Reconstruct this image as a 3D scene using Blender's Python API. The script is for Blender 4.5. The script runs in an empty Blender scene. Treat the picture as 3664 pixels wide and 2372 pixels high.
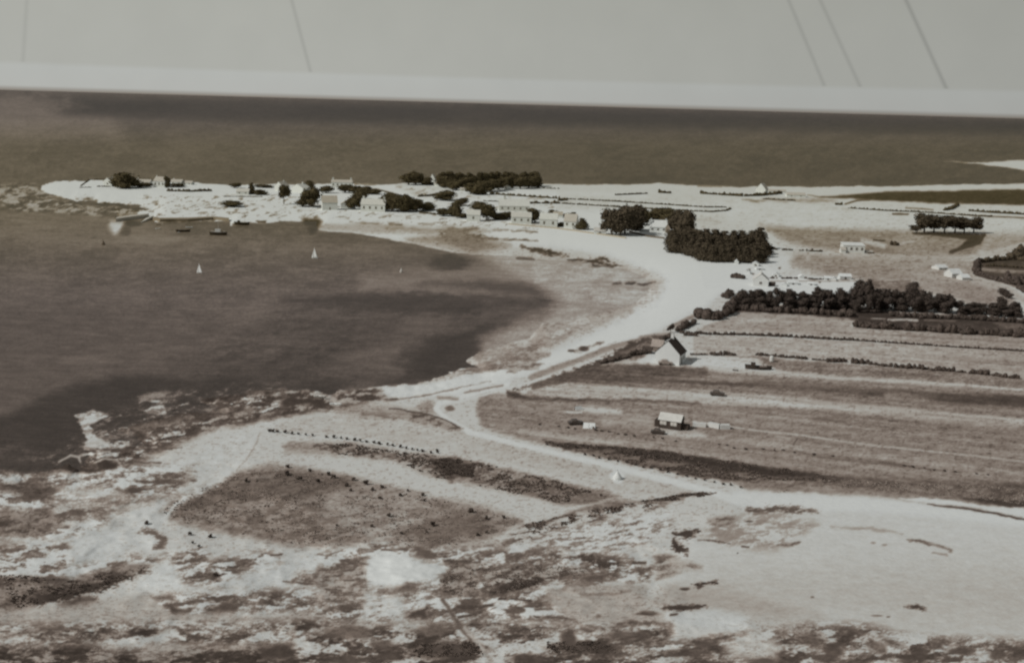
import bpy, math, random
import numpy as np
from mathutils import Matrix, Vector
random.seed(7)
rng = np.random.default_rng(7)
C = bpy.data.collections.new("Scene"); bpy.context.scene.collection.children.link(C)
SC = bpy.context.scene
# ------------------------------------------------------------------ camera
CH = 80.0; FPX = 3929.0; PITCH = math.atan(813/3929.0); ROLL = math.radians(1.61)
W0, H0 = 3664.0, 2372.0
cr, sr = math.cos(ROLL), math.sin(ROLL); cp, sp = math.cos(PITCH), math.sin(PITCH)
Fv = np.array([0, cp, -sp]); Rv = np.array([1.0, 0, 0]); Uv = np.array([0, sp, cp])
Rc = Rv*cr + Uv*sr; Uc = -Rv*sr + Uv*cr
cam = bpy.data.cameras.new("camera"); co = bpy.data.objects.new("camera", cam); C.objects.link(co)
cam.sensor_width = 36; cam.lens = 36*FPX/W0; cam.clip_start = 1; cam.clip_end = 400000
M = Matrix.Identity(4)
for i in range(3):
    M[i][0] = Rc[i]; M[i][1] = Uc[i]; M[i][2] = -Fv[i]
M[0][3], M[1][3], M[2][3] = 0, 0, CH
co.matrix_world = M; SC.camera = co
VH = FPX*math.tan(PITCH)
def ab(px, py):                                 # photo pixel -> level camera axes
    dx = np.asarray(px, float)-W0/2; dy = np.asarray(py, float)-H0/2
    return dx*cr+dy*sr, -dx*sr+dy*cr
def ray(px, py):
    a, b = ab(px, py)
    d = Fv*FPX + Rv*float(a) - Uv*float(b)
    return d/np.linalg.norm(d)
# ------------------------------------------------------------------ light
SUN_EL = math.radians(40); SUN_AZ = math.radians(24)     # from the left, a little behind the camera
sd = Vector((-math.cos(SUN_AZ)*math.cos(SUN_EL), -math.sin(SUN_AZ)*math.cos(SUN_EL), math.sin(SUN_EL)))
sl = bpy.data.lights.new("sun", 'SUN'); sl.energy = 2.25; sl.angle = math.radians(0.6); sl.color = (1.0, 0.985, 0.96)
so = bpy.data.objects.new("sun", sl); C.objects.link(so)
so.rotation_euler = sd.to_track_quat('Z', 'Y').to_euler()
KEXP = 0.64
wd = bpy.data.worlds.new("World"); SC.world = wd; wd.use_nodes = True
nt = wd.node_tree; nt.nodes.clear()
def N(nt, t, **k):
    n = nt.nodes.new(t)
    for a, v in k.items(): setattr(n, a, v)
    return n
def math_(nt, op, a, b=None, clamp=False):
    n = N(nt, 'ShaderNodeMath', operation=op); n.use_clamp = clamp
    for i, v in enumerate((a, b)):
        if v is None: continue
        if isinstance(v, (int, float)): n.inputs[i].default_value = v
        else: nt.links.new(v, n.inputs[i])
    return n.outputs[0]
def lin(c):
    c = c/255.0
    return c/12.92 if c <= 0.04045 else ((c+0.055)/1.055)**2.4
tc = N(nt, 'ShaderNodeTexCoord'); sep = N(nt, 'ShaderNodeSeparateXYZ'); nt.links.new(tc.outputs['Generated'], sep.inputs[0])
zz = sep.outputs[2]; xx = sep.outputs[0]
rp = N(nt, 'ShaderNodeValToRGB'); nt.links.new(zz, rp.inputs[0])
e = rp.color_ramp.elements
def rgb(r, g, b): return (lin(r), lin(g), lin(b), 1)
e[0].position = 0.0; e[0].color = rgb(128, 121, 112); e[1].position = 0.0205; e[1].color = rgb(168, 170, 166)
q = e.new(0.0034); q.color = rgb(168, 169, 165)
for p_, c_ in ((0.0222, rgb(162, 163, 157)), (0.10, rgb(159, 160, 153)), (0.22, rgb(140, 142, 142)), (0.5, rgb(108, 110, 111)), (1.0, rgb(90, 92, 94))):
    q = e.new(p_); q.color = c_
# a little duller away from the sun, right along the horizon
mr = N(nt, 'ShaderNodeMapRange'); nt.links.new(xx, mr.inputs[0])
mr.inputs[1].default_value = -0.2; mr.inputs[2].default_value = 0.5; mr.inputs[3].default_value = 1.0; mr.inputs[4].default_value = 0.80
gain = mr.outputs[0]
ns = N(nt, 'ShaderNodeTexNoise'); ns.inputs['Scale'].default_value = 22; ns.inputs['Detail'].default_value = 5
nt.links.new(tc.outputs['Generated'], ns.inputs['Vector'])
gain = math_(nt, 'MULTIPLY', gain, math_(nt, 'ADD', math_(nt, 'MULTIPLY', ns.outputs[0], 0.10), 0.95))
for (ax, ay, bx, by, st) in ((96, 0, 81, 242, .10), (1043, 0, 1116, 277, .15), (2821, 0, 2962, 338, .16), (2934, 0, 3091, 340, .16), (3241, 0, 3399, 347, .24)):
    da, db = ray(ax, ay), ray(bx, by); n_ = np.cross(da, db); n_ /= np.linalg.norm(n_); md = (da+db)/2
    vd = N(nt, 'ShaderNodeVectorMath', operation='DOT_PRODUCT'); nt.links.new(tc.outputs['Generated'], vd.inputs[0]); vd.inputs[1].default_value = tuple(n_)
    g_ = math_(nt, 'SUBTRACT', 1.0, math_(nt, 'DIVIDE', math_(nt, 'ABSOLUTE', vd.outputs['Value']), 0.0026), clamp=True)
    v2 = N(nt, 'ShaderNodeVectorMath', operation='DOT_PRODUCT'); nt.links.new(tc.outputs['Generated'], v2.inputs[0]); v2.inputs[1].default_value = tuple(md)
    g_ = math_(nt, 'MULTIPLY', g_, math_(nt, 'GREATER_THAN', v2.outputs['Value'], 0.98))
    g_ = math_(nt, 'MULTIPLY', g_, math_(nt, 'GREATER_THAN', zz, 0.0222))
    gain = math_(nt, 'MULTIPLY', gain, math_(nt, 'SUBTRACT', 1.0, math_(nt, 'MULTIPLY', g_, st)))
sky = N(nt, 'ShaderNodeTexSky', sky_type='NISHITA'); sky.sun_disc = False; sky.sun_elevation = SUN_EL; sky.sun_rotation = math.atan2(sd.x, sd.y)
bw = N(nt, 'ShaderNodeRGBToBW'); nt.links.new(sky.outputs[0], bw.inputs[0])
gain = math_(nt, 'MULTIPLY', gain, 1.045)
mx = N(nt, 'ShaderNodeVectorMath', operation='SCALE'); nt.links.new(rp.outputs[0], mx.inputs[0]); nt.links.new(gain, mx.inputs['Scale'])
s2 = math_(nt, 'MULTIPLY', bw.outputs[0], 0.004)
ad = N(nt, 'ShaderNodeVectorMath', operation='ADD'); nt.links.new(mx.outputs[0], ad.inputs[0]); nt.links.new(s2, ad.inputs[1])
bg = N(nt, 'ShaderNodeBackground'); nt.links.new(ad.outputs[0], bg.inputs[0]); bg.inputs[1].default_value = 1.0
ow = N(nt, 'ShaderNodeOutputWorld'); nt.links.new(bg.outputs[0], ow.inputs[0])
SC.view_settings.view_transform = 'Standard'; SC.view_settings.look = 'None'; SC.view_settings.exposure = 0.06; SC.view_settings.gamma = 1
SC.render.engine = 'CYCLES'; SC.cycles.max_bounces = 4; SC.cycles.diffuse_bounces = 2; SC.cycles.glossy_bounces = 2; SC.cycles.filter_width = 2.4
# ------------------------------------------------------------------ traced survey coordinates
TL = {'t1': (0, 500, 2.38), 't2': (1000, 500, 2.38), 't3': (2000, 500, 2.38), 't4': (2664, 500, 2.38), 't5': (1900, 850, 2.38), 't6': (2664, 850, 2.38),
      'u1': (0, 1200, 2.38), 'u2': (1000, 900, 2.38), 'u3': (1000, 1350, 2.38), 'u4': (1900, 1350, 2.38), 'u5': (2664, 1350, 2.38),
      'v6': (0, 1600, 1.98333), 'v7': (1200, 1700, 1.98333), 'v8': (2400, 1700, 1.88291), 'D': (0, 0, 1/1.53950), 'S': (0, 0, 1.0),
      'z5': (2600, 930, 4.9583), 'z6': (380, 740, 4.9583), 'z1': (2280, 1140, 8.5), 'z2': (2320, 1460, 7.4375), 'z3': (2020, 1420, 11.006),
      'z4': (2640, 1260, 14.875), 'z7': (3350, 920, 7.58), 'y3': (1820, 680, 5.6667), 'y4': (2240, 740, 7.0038)}
def P1(t, x, y):
    ox, oy, k = TL[t]; return ox+x/k, oy+y/k
def PL(t, s):
    a = [float(v) for v in s.replace(',', ' ').split()]
    return [P1(t, a[i], a[i+1]) for i in range(0, len(a), 2)]
# ------------------------------------------------------------------ noise
def _h(ix, iy, seed):
    n = (ix.astype(np.int64)*374761393 + iy.astype(np.int64)*668265263 + seed*974634777) & 0x7fffffff
    n = ((n ^ (n >> 13))*1274126177) & 0x7fffffff
    return ((n ^ (n >> 16)) & 0xffff)/65535.0
def vnoise(x, y, seed=0):
    x = np.asarray(x, float); y = np.asarray(y, float)
    ix = np.floor(x); iy = np.floor(y); fx = x-ix; fy = y-iy
    fx = fx*fx*(3-2*fx); fy = fy*fy*(3-2*fy)
    a = _h(ix, iy, seed); b = _h(ix+1, iy, seed); c = _h(ix, iy+1, seed); d = _h(ix+1, iy+1, seed)
    return (a+(b-a)*fx)*(1-fy)+(c+(d-c)*fx)*fy
def fbm(x, y, o=4, seed=0, g=0.5):
    s = 0; w = 1; t = 0; c, q = 0.8, 0.6
    for k in range(o):
        s = s+w*(vnoise(x, y, seed+k*17)-0.5); t += w; w *= g
        x, y = (x*c-y*q)*2.03+11.3, (x*q+y*c)*2.03+5.7
    return s/t*2.2                              # about -1 .. 1
def sm(a, b, x):
    t = np.clip((x-a)/(b-a), 0, 1); return t*t*(3-2*t)
def sdf(px, py, poly, pad=60):
    """signed distance in pixels, positive inside; far points are clipped at -pad"""
    P = np.array(poly); out = np.full(px.shape, -float(pad))
    m = (px > P[:, 0].min()-pad) & (px < P[:, 0].max()+pad) & (py > P[:, 1].min()-pad) & (py < P[:, 1].max()+pad)
    if not m.any(): return out
    x = px[m]; y = py[m]; d = np.full(x.shape, 1e18); ins = np.zeros(x.shape, bool)
    for i in range(len(P)):
        x1, y1 = P[i]; x2, y2 = P[(i+1) % len(P)]
        ex, ey = x2-x1, y2-y1; L = ex*ex+ey*ey+1e-9
        t = np.clip(((x-x1)*ex+(y-y1)*ey)/L, 0, 1)
        d = np.minimum(d, (x-x1-t*ex)**2+(y-y1-t*ey)**2)
        c = (y1 > y) != (y2 > y)
        if abs(ey) > 1e-9: ins ^= c & (x < x1+(y-y1)*ex/ey)
    out[m] = np.where(ins, 1, -1)*np.sqrt(d); return out
def sline(px, py, pts, wid, pad=60):
    """coverage distance: half width minus distance to the polyline (pixels)"""
    P = np.array(pts); out = np.full(px.shape, -float(pad))
    m = (px > P[:, 0].min()-pad) & (px < P[:, 0].max()+pad) & (py > P[:, 1].min()-pad) & (py < P[:, 1].max()+pad)
    if not m.any(): return out
    x = px[m]; y = py[m]; best = np.full(x.shape, -1e9)
    for i in range(len(P)-1):
        x1, y1 = P[i]; x2, y2 = P[i+1]; ex, ey = x2-x1, y2-y1; L = ex*ex+ey*ey+1e-9
        t = np.clip(((x-x1)*ex+(y-y1)*ey)/L, 0, 1)
        w1 = wid[i] if isinstance(wid, (list, tuple)) else wid; w2 = wid[i+1] if isinstance(wid, (list, tuple)) else wid
        best = np.maximum(best, (w1+(w2-w1)*t)/2-np.hypot(x-x1-t*ex, (y-y1-t*ey)))
    out[m] = best; return out
# ------------------------------------------------------------------ the shore
LAND = (PL('t1', '340 440 350 405 420 372 560 352 720 345 900 345 1300 352 1600 365 1900 385 2380 378') +
        PL('t2', '200 385 400 378 640 378 800 382 1000 378 1300 365 1800 372 2180 375 2380 378') +
        PL('t3', '200 380 600 384 850 368 1100 388 1300 390 1480 402 1800 398') +
        PL('t4', '400 402 850 396 1300 396 1800 382 2380 372 3600 350') + [(4700, 640), (4700, 3200), (-1100, 3200), (-1100, 1660)] +
        PL('v6', '-200 175 0 165 90 175 170 215 400 160 480 110 560 180') +
        PL('u1', '760 1010 700 950 860 930 960 960 1250 930 1180 860 960 800 1080 775 1250 740 1450 680 1700 660 1880 620 1700 560 1760 530 2040 510 2100 475 2380 465') +
        PL('u3', '0 112 300 118 430 160 520 120 700 108 800 85') +
        PL('u2', '900 1148 1120 1135 1300 1090 1420 1050 1560 1000 1700 990 1580 930 1700 860 1900 810 1960 770 2120 745 2210 640 2230 612 2380 600') +
        PL('D', '1330 745 1420 722 1480 706 1505 680 1515 655 1490 640 1430 622 1330 604 1290 600') +
        PL('t2', '2380 1040 2200 1010 2000 992 1650 985 1450 955 1200 905 1040 870 800 825 600 790 330 772 310 700 130 695 0 690') +
        PL('t1', '2380 700 2100 715 2000 735 1955 735 1955 690 1800 695 1600 695 1380 705 1310 700 1300 660 1200 640 1010 655 960 600 1150 595 1290 595 1100 545 850 545 800 520 640 520 600 500 480 490'))
BAR = PL('t4', '1700 185 2000 193 2380 172 3200 150 3400 260 3000 320 2380 262 2000 212')
ROCK = PL('u1', '640 680 700 650 800 635 830 660 920 670 900 700 830 722 770 760 790 830 860 880 930 930 900 960 700 950 740 890 700 850 720 800 690 760 730 730')
ROCK2 = PL('u1', '1230 640 1300 600 1380 600 1400 660 1330 675 1250 665')
ROCK3 = PL('u1', '1275 560 1310 548 1365 548 1350 566 1290 574')
def landfield(px, py):
    near_ = np.maximum(sm(1250, 1450, py), .5*sm(900, 500, px)*sm(860, 800, py))
    sx = px+(7+16*near_)*fbm(px/45, py/18, 5, 5, .6); sy = py+(4+9*near_)*fbm(px/38, py/12, 5, 9, .6)
    d = sdf(sx, sy, LAND, 120)
    d = np.maximum(d, sdf(sx, sy, BAR, 120)*0.7)
    return d
DUNE = [(-1100, 1650), (0, 1700), (650, 1640), (900, 1560), (1050, 1650), (1500, 1900), (2100, 1900), (2650, 1780), (3000, 1830), (4700, 1900), (4700, 3200), (-1100, 3200)]
FLAT = PL('v8', '200 420 420 300 520 200 400 120 900 130 1400 150 2380 290 3900 470 3900 1100 2380 1100 1700 1070 1100 990 500 950 100 900 0 700')
def height(px, py, land=None):
    px = np.atleast_1d(np.asarray(px, float)); py = np.atleast_1d(np.asarray(py, float))
    if land is None: land = landfield(px, py)
    z = 1.5*np.tanh(land/55.0)
    a, b = ab(px, py); v = np.maximum(b+VH, 3.0)
    y = CH*FPX/v; x = a*CH/v
    dn = sm(-60, 160, sdf(px, py, DUNE, 400))*(1-.93*sm(-70, 30, sdf(px, py, FLAT, 140)))
    z = z + dn*np.where(land > 0, 1, 0)*(1.0*fbm(x/16, y/16, 4, 31)+0.25*fbm(x/3.5, y/3.5, 3, 41)+0.3)
    return z
def at(px, py, z=None, off=0.0):
    """point of the ground seen at a photo pixel"""
    if z is None: z = float(height(px, py)[0])
    z += off
    d = ray(px, py); t = (z-CH)/d[2]
    return Vector((d[0]*t, d[1]*t, z))
def mpp(p): return (p.y*cp - (p.z-CH)*sp)/FPX      # metres per photo pixel at a point
# ------------------------------------------------------------------ surface tones
L = []
def PG(v, t, s, soft=6, warp=1.0, tex=0, op=1.0): L.append(('p', v, PL(t, s), soft, warp, tex, op))
def LN(v, t, s, w=6, soft=3, warp=.5, op=1.0): L.append(('l', v, PL(t, s), w, soft, warp, op))
def BL(v, t, x, y, rx, ry, op=1.0):
    px, py = P1(t, x, y); k = TL[t][2]; L.append(('b', v, (px, py), rx/k, ry/k, 0.6, op))
def NP(lo, hi, t, s, th=0.0, sc=1.0, soft=20, op=1.0, seed=3, an=1.0): L.append(('n', (lo, hi), PL(t, s), th, sc, soft, op, seed, an))
# sea
PG(88, 'S', '-1200 300 4800 300 4800 1800 -1200 1800', 1, 0)
PG(76, 'D', '1200 330 2700 340 2700 440 1300 435', 80, 1)
PG(112, 'D', '-500 245 260 270 300 330 -500 335', 40, 1)
PG(95, 'D', '-500 330 700 330 900 420 -500 430', 40, 1)
PG(56, 'D', '60 226 600 238 1100 246 1700 264 2700 290 2700 318 1700 300 1100 290 600 280 150 264', 26, .5)
BL(64, 'D', 1110, 268, 70, 24, .7); BL(68, 'D', 560, 258, 190, 20, .5); BL(66, 'D', 2000, 290, 300, 18, .5)
BL(108, 'D', 60, 245, 130, 25, .7)
NP(74, 98, 'S', '-1200 440 4800 500 4800 700 -1200 700', .0, 1.8, 60, .4)
PG(92, 'D', '-700 560 700 540 1500 580 1500 900 -700 1500', 50, 1)
PG(104, 'D', '-700 480 260 500 480 545 900 560 900 600 300 590 -700 580', 40, 1)
NP(84, 106, 'S', '-900 620 900 700 1500 880 1400 1150 300 1260 -900 1500', -.05, 1.6, 120, .5)
PG(112, 't1', '0 660 900 660 1300 760 1500 850 1100 880 900 830 300 780 0 760', 60, 1, 0, .7)
BL(124, 't1', 1280, 850, 260, 40, .6); PG(170, 't1', '935 690 1050 700 1030 760 985 815 950 790 930 730', 14, 1.0); BL(66, 't1', 1130, 720, 80, 28, .9); BL(78, 't1', 1070, 780, 50, 45, .7)  # pale patch and dark blobs by the pier: reflections painted into the sea tone
PG(115, 't1', '0 480 300 490 480 540 320 570 0 570', 20, 1)
PG(120, 'u2', '700 200 1200 175 1700 110 2380 70 2800 90 3000 300 2700 520 2380 540 2300 400 2380 280 1900 255 1250 262 1150 300 1700 320 2080 392 1600 388 1100 350 700 330', 40, 1)
PG(132, 'u2', '1900 60 2380 40 2900 60 2900 300 2500 300 2300 250 1900 180', 60, 1)
BL(68, 'u2', 1450, 95, 170, 70, .9)
PG(84, 'u2', '1220 268 1800 258 2380 290 2380 340 1950 362 1700 308', 14, 1)
PG(110, 'u2', '2380 340 3200 420 2900 560 2300 560', 20, 1, 8)
PG(80, 't5', '0 400 200 400 500 470 250 500 0 440', 12, 1)
PG(90, 't5', '0 480 180 500 240 640 200 700 0 700', 16, 1, 10)
PG(66, 'u2', '0 420 600 375 1100 368 1600 402 2050 405 2250 460 2300 545 2380 540 2520 560 2480 600 2200 640 2110 750 1950 790 1700 900 1560 1010 1300 1100 1100 1150 820 1160 820 1090 400 1120 0 1120 -600 1180 -600 1060 0 870 400 820 850 750 950 640 1100 560 900 480', 26, 1.5)
NP(62, 90, 'u2', '0 520 700 450 1500 450 2050 430 2300 560 2480 600 2110 750 1700 900 1300 1100 820 1160 -600 1180 -900 1000', .0, .9, 50, .6)
PG(98, 'u2', '1150 545 1430 575 1400 680 1240 800 1060 830 960 960 1240 1050 900 1040 370 1020 500 900 640 850 840 780 950 650', 34, 1.5)
PG(90, 'u2', '1750 440 2280 480 2200 560 1720 560', 24, 1.5)
PG(63, 'u2', '1300 790 1800 640 2100 700 1900 800 1640 880 1560 1000 1250 1090 1060 1060 1160 900', 24, 1.5)
PG(90, 'D', '-700 700 300 720 450 780 260 850 100 870 -700 950', 60, 1.5)
BL(76, 'S', 1250, 1190, 250, 60, .5); BL(80, 'S', 900, 1310, 420, 40, .5); BL(64, 'S', 1640, 1250, 150, 70, .8); BL(70, 'S', 1500, 1085, 330, 36, .75); BL(96, 'S', 1560, 1160, 150, 34, .6); BL(104, 'S', 880, 1085, 130, 20, .4); BL(98, 'S', 980, 1225, 90, 14, .4)
BL(104, 'u1', 750, 210, 260, 45, .6); BL(100, 'u1', 1260, 270, 160, 60, .55)
PG(62, 'u1', '-2000 1100 -900 900 0 700 250 600 450 480 650 400 850 400 980 345 1450 340 1620 385 1900 355 2150 365 2260 430 2900 400 3000 520 2380 560 1300 1000 700 1000 480 1180 -2000 1250', 26, 1.8)
NP(66, 98, 'u1', '-2000 860 0 900 480 1000 480 1120 100 1180 -2000 1300', .1, 1.2, 20, .7)
# flats between water and beach
PG(146, 'D', '1010 560 1250 585 1430 618 1535 655 1490 708 1340 760 1290 742 1320 700 1200 640 1130 600', 30, 1, 6)
PG(132, 'D', '1340 610 1460 640 1500 690 1350 735 1290 700', 40, 1, 8, .5)
# ---- land
L.append(('land', 165))
L.append(('clip', 1))
PG(177, 'S', '100 630 1500 640 2000 690 2300 700 2450 800 2500 900 2400 960 2200 900 1900 880 1500 860 1000 830 100 830', 16, .6)
PG(182, 'D', '1010 545 1240 560 1400 590 1530 640 1540 660 1450 740 1270 830 1000 895 880 905 920 925 1060 915 1300 850 1500 780 1640 712 1700 660 1690 620 1560 560 1480 560 1300 520 1000 515', 20, .8)
PG(146, 'u2', '1900 800 2000 770 2150 750 2240 640 2240 610 2380 600 2560 640 2500 700 2380 790 2200 830 2280 880 2000 1000 1700 1010 1450 1060 1150 1140 1080 1140 1400 1050 1600 990 1580 920 1700 850', 8, 1.5, 26)
NP(100, 165, 'u2', '1900 800 2150 750 2240 640 2380 610 2480 700 2200 820 2300 870 2050 980 1600 1040 1200 1130 1580 920 1700 850', .05, 1.0, 10, .8)
LN(78, 'u2', '1980 985 2100 990 2180 985', 6, 6); LN(88, 'u2', '2050 830 2200 880 2290 870', 12, 8, 1.5)
L.append(('clip', 0))
PG(150, 'D', '1200 590 1330 592 1440 612 1530 645 1530 680 1480 715 1390 748 1300 772 1200 805 1120 840 1120 790 1240 740 1330 700 1330 640', 40, 1.6, 8, .75)
NP(120, 172, 'D', '1180 600 1400 600 1560 650 1500 740 1300 790 1120 850 1120 780 1300 700', .0, 1.2, 30, .35)
# reefs of weed off the beach, then a tree reflection painted on the water
for s, w in (('0 95 60 110 150 120 330 155', 12), ('320 190 500 200 620 180 700 215', 9), ('530 240 690 250', 8), ('450 215 560 205 660 235 775 248', 9), ('700 392 760 385', 9), ('820 392 880 388', 10), ('900 400 960 408 1060 382', 7)):
    LN(72, 't5', s, w, 4, 1.2)
for s, w, v in (('1380 830 1500 820 1580 840', 34, 66), ('1440 770 1560 790 1700 750', 14, 72), ('1600 830 1700 850 1690 920', 32, 70), ('1720 835 1850 850', 10, 85), ('1880 845 2000 850 2200 858', 7, 88),
                ('1980 780 2100 775 2200 790', 9, 85), ('2060 910 2150 940 2260 970 2380 985', 12, 75), ('2030 1010 2170 1022', 8, 84), ('1180 715 1300 715 1390 690', 8, 78), ('930 718 1040 722', 9, 80), ('600 700 700 712 850 715', 5, 110), ('1830 765 1950 768', 8, 110)):
    LN(v, 't2', s, w, 5, 1.0)
PG(122, 't2', '600 740 900 730 1300 760 1500 730 1800 770 1640 800 1950 900 1650 970 1300 880 1100 850 1400 800 1000 780', 24, 1.2, 8)
PG(150, 't2', '330 712 900 735 900 800 600 785 330 770', 10, .8)
LN(68, 't2', '230 690 320 700 280 770', 30, 12, .4)  # dark reflection of the big spit tree, painted into the water tone
# spit weed
for s, w, v in (('480 545 700 560 950 560 1110 550', 16, 72), ('600 540 720 590 1000 595 1260 592', 20, 70), ('380 600 700 605 900 625 980 635', 14, 72), ('-600 590 0 590 300 590', 12, 80), ('100 430 230 430', 22, 80), ('240 380 350 390', 7, 95),
                ('650 510 740 495 820 515', 9, 92), ('300 470 480 490 560 500', 6, 100), ('1080 640 1160 632', 6, 100), ('1620 550 1830 560', 9, 78), ('1870 545 2030 555', 16, 76), ('2090 560 2200 562', 9, 78),
                ('1480 605 1540 605', 9, 72), ('1680 630 1780 630', 8, 88), ('1600 600 1640 610', 8, 96), ('1370 695 1450 700 1600 692 1830 688', 10, 85), ('1990 722 2130 712', 8, 80), ('2200 700 2260 698', 10, 78), ('1900 485 2080 487 2230 485', 4, 95), ('1680 490 1730 490', 5, 100)):
    LN(v, 't1', s, w, 5, 1.2)
for s, w, v in (('130 570 350 560', 5, 110), ('170 600 280 605', 9, 120), ('750 410 900 440 1000 465', 4, 95), ('640 378 830 385', 3, 95), ('0 600 60 600', 6, 130), ('1200 620 1330 640', 8, 95), ('970 652 1040 652', 5, 100), ('2000 700 2380 745', 4, 130)):
    LN(v, 't2', s, w, 4, .8)
PG(160, 't2', '1000 400 1300 390 1500 450 1480 470 1150 480', 12, .6, 8)
NP(70, 150, 't1', '0 380 300 380 420 480 640 540 860 560 1200 600 1000 660 500 630 100 610 -50 500', .1, .45, 8, .9)
NP(76, 178, 't1', '1150 480 2380 470 2380 660 1700 680 1350 690 1250 600', -.30, .32, 10, .85)
NP(76, 178, 't2', '0 470 350 470 600 600 1200 640 2000 700 2380 760 2380 800 1500 740 600 680 0 660', -.34, .32, 8, .7)
NP(86, 172, 't2', '1000 400 1300 400 1700 480 2380 470 2380 600 1300 600 1280 500', -.30, .4, 8, .6)
# far fields
PG(160, 't3', '0 470 1500 520 2380 540 2380 620 1500 640 1300 720 1000 700 500 600 0 590', 20, .6, 6)
PG(168, 't4', '-1600 540 0 520 800 560 1400 640 2380 700 3600 760 3600 800 2000 780 1100 770 300 750 0 700 -500 640', 24, .6, 5)
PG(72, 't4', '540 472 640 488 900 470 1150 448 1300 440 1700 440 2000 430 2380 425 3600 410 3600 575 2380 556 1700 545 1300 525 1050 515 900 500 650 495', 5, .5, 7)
LN(128, 't4', '150 505 440 520 640 520 780 520', 8, 8, 1); LN(112, 't4', '-20 515 100 520 180 518', 6, 5, 1)
LN(92, 't4', '860 548 960 520 1060 515', 6, 3); LN(100, 't4', '1370 580 1480 588 1600 598', 4, 4); LN(95, 't4', '1260 632 1390 636', 7, 3)
LN(95, 't4', '1850 640 2100 655 2380 665', 5, 3); LN(120, 't4', '-400 400 -200 398', 4, 4)
PG(128, 't4', '130 735 500 758 1000 770 1430 780 2040 805 2060 860 1980 985 1500 1005 1200 990 900 960 640 930 400 880 250 800', 16, .8, 12)
PG(148, 't4', '1500 830 1780 860 1850 900 1600 980 1300 950 1250 880', 30, 1, 10, .5)
PG(138, 't4', '2040 815 2380 800 3200 800 3200 960 2250 940 2060 960', 30, .8, 12)
LN(162, 't4', '1010 862 1190 905', 16, 10); LN(155, 't4', '1290 890 1430 865', 8, 6); LN(70, 't4', '1100 855 1190 862', 6, 3)
PG(70, 't4', '1430 795 1750 800 2045 812 2035 860 1950 915 1850 935 1770 965 1740 955 1860 890 1900 850 1700 825 1440 808', 4, .5, 6)  # shade of the tree clump painted into the field tone, here and below
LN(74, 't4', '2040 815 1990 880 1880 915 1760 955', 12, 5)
LN(84, 't4', '1060 985 1500 1008 1750 1018 1950 1010', 3, 3)
LN(158, 't4', '2380 885 2200 930 2050 975 1900 1015 1500 1010 1000 978', 10, 10)
PG(142, 't6', '300 120 1000 160 1900 195 1980 200 1950 360 2180 420 2330 560 2300 620 1500 470 1400 370 1050 370 950 340 400 250', 12, .8, 12)
PG(120, 't6', '560 250 1000 230 1400 280 1350 330 700 310', 40, 1, 10, .6); PG(122, 't6', '1950 380 2250 480 2240 560 1900 540 1700 460', 40, 1, 8, .6)
PG(172, 't6', '60 0 300 110 420 140 380 250 300 330 -200 330 -300 200 100 200', 24, .6)
PG(178, 't6', '-400 210 150 200 300 330 920 345 950 400 900 480 740 480 540 480 -60 470 -340 430', 6, .6)
LN(140, 't6', '220 372 940 372', 4, 3)
for x, y, rx in ((300, 262, 12), (240, 345, 16), (275, 345, 8), (335, 345, 14), (365, 345, 12), (400, 345, 12), (440, 345, 10), (520, 340, 12), (600, 355, 60), (860, 355, 50), (105, 378, 26), (640, 380, 10), (40, 275, 12), (75, 310, 10)): BL(74, 't6', x, y, rx, 8, .8)
LN(152, 't6', '1950 370 2150 410 2280 470 2480 590', 22, 10)
PG(76, 't6', '1945 205 2100 180 3200 60 3200 700 2600 560 2380 440 2240 400 1965 325', 5, .8, 10)
LN(128, 't6', '2030 270 2150 285 2600 300', 12, 4); PG(146, 't6', '2165 338 2265 345 2240 372 2200 365', 3, .5); LN(134, 't6', '2330 420 2500 470', 12, 5)
PG(112, 't6', '1030 372 1200 368 1400 365 1480 420 1540 470 1300 460 1100 440', 4, 1.2, 30)
PG(66, 't6', '-120 600 0 580 900 585 1250 630 2380 700 3200 760 3200 900 2380 850 950 770 900 690 500 665 0 632 -200 640', 5, 1, 12)  # dark grass and the shadow under the tree row, painted as one tone
PG(104, 't6', '-60 598 300 592 500 605 350 640 0 628', 6, 1.2, 20)
LN(145, 't6', '1215 632 1400 650 1700 650 2060 675', 6, 3, 1); LN(150, 't6', '1080 690 1200 695', 3, 2); LN(160, 't6', '1225 700 1370 700 1470 708', 7, 3); LN(110, 't6', '1530 705 1800 712', 4, 3)
PG(104, 't6', '2120 730 2380 740 2380 790 2250 790', 10, 1, 16)
PG(148, 't6', '-420 800 -300 740 -50 650 0 642 500 672 900 692 960 705 880 765 1500 800 2380 852 3600 930 3600 1080 2380 962 950 868 0 822 -400 806', 5, .8, 12)
PG(130, 't6', '1400 800 2380 850 3600 940 3600 1080 2380 960 1400 890', 60, 1, 10, .7); PG(130, 't6', '50 740 500 735 900 770 300 775', 20, 1, 6, .6)
PG(150, 't6', '-430 838 0 842 950 882 2380 972 3600 1088 3600 1330 2380 1178 1300 1092 100 1002 -430 980', 6, .8, 12)
PG(128, 't6', '1500 1000 2380 1010 3600 1100 3600 1330 2380 1178 1500 1110', 50, 1, 10, .7)
PG(122, 't6', '-430 985 100 1010 1300 1100 2380 1190 3600 1330 3600 1480 2380 1310 1500 1220 700 1180 280 1130 100 1030', 8, 1.2, 24)
PG(126, 'D', '1460 855 1640 862 2700 925 2700 1000 1640 910 1300 900', 10, 1, 14)
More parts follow.
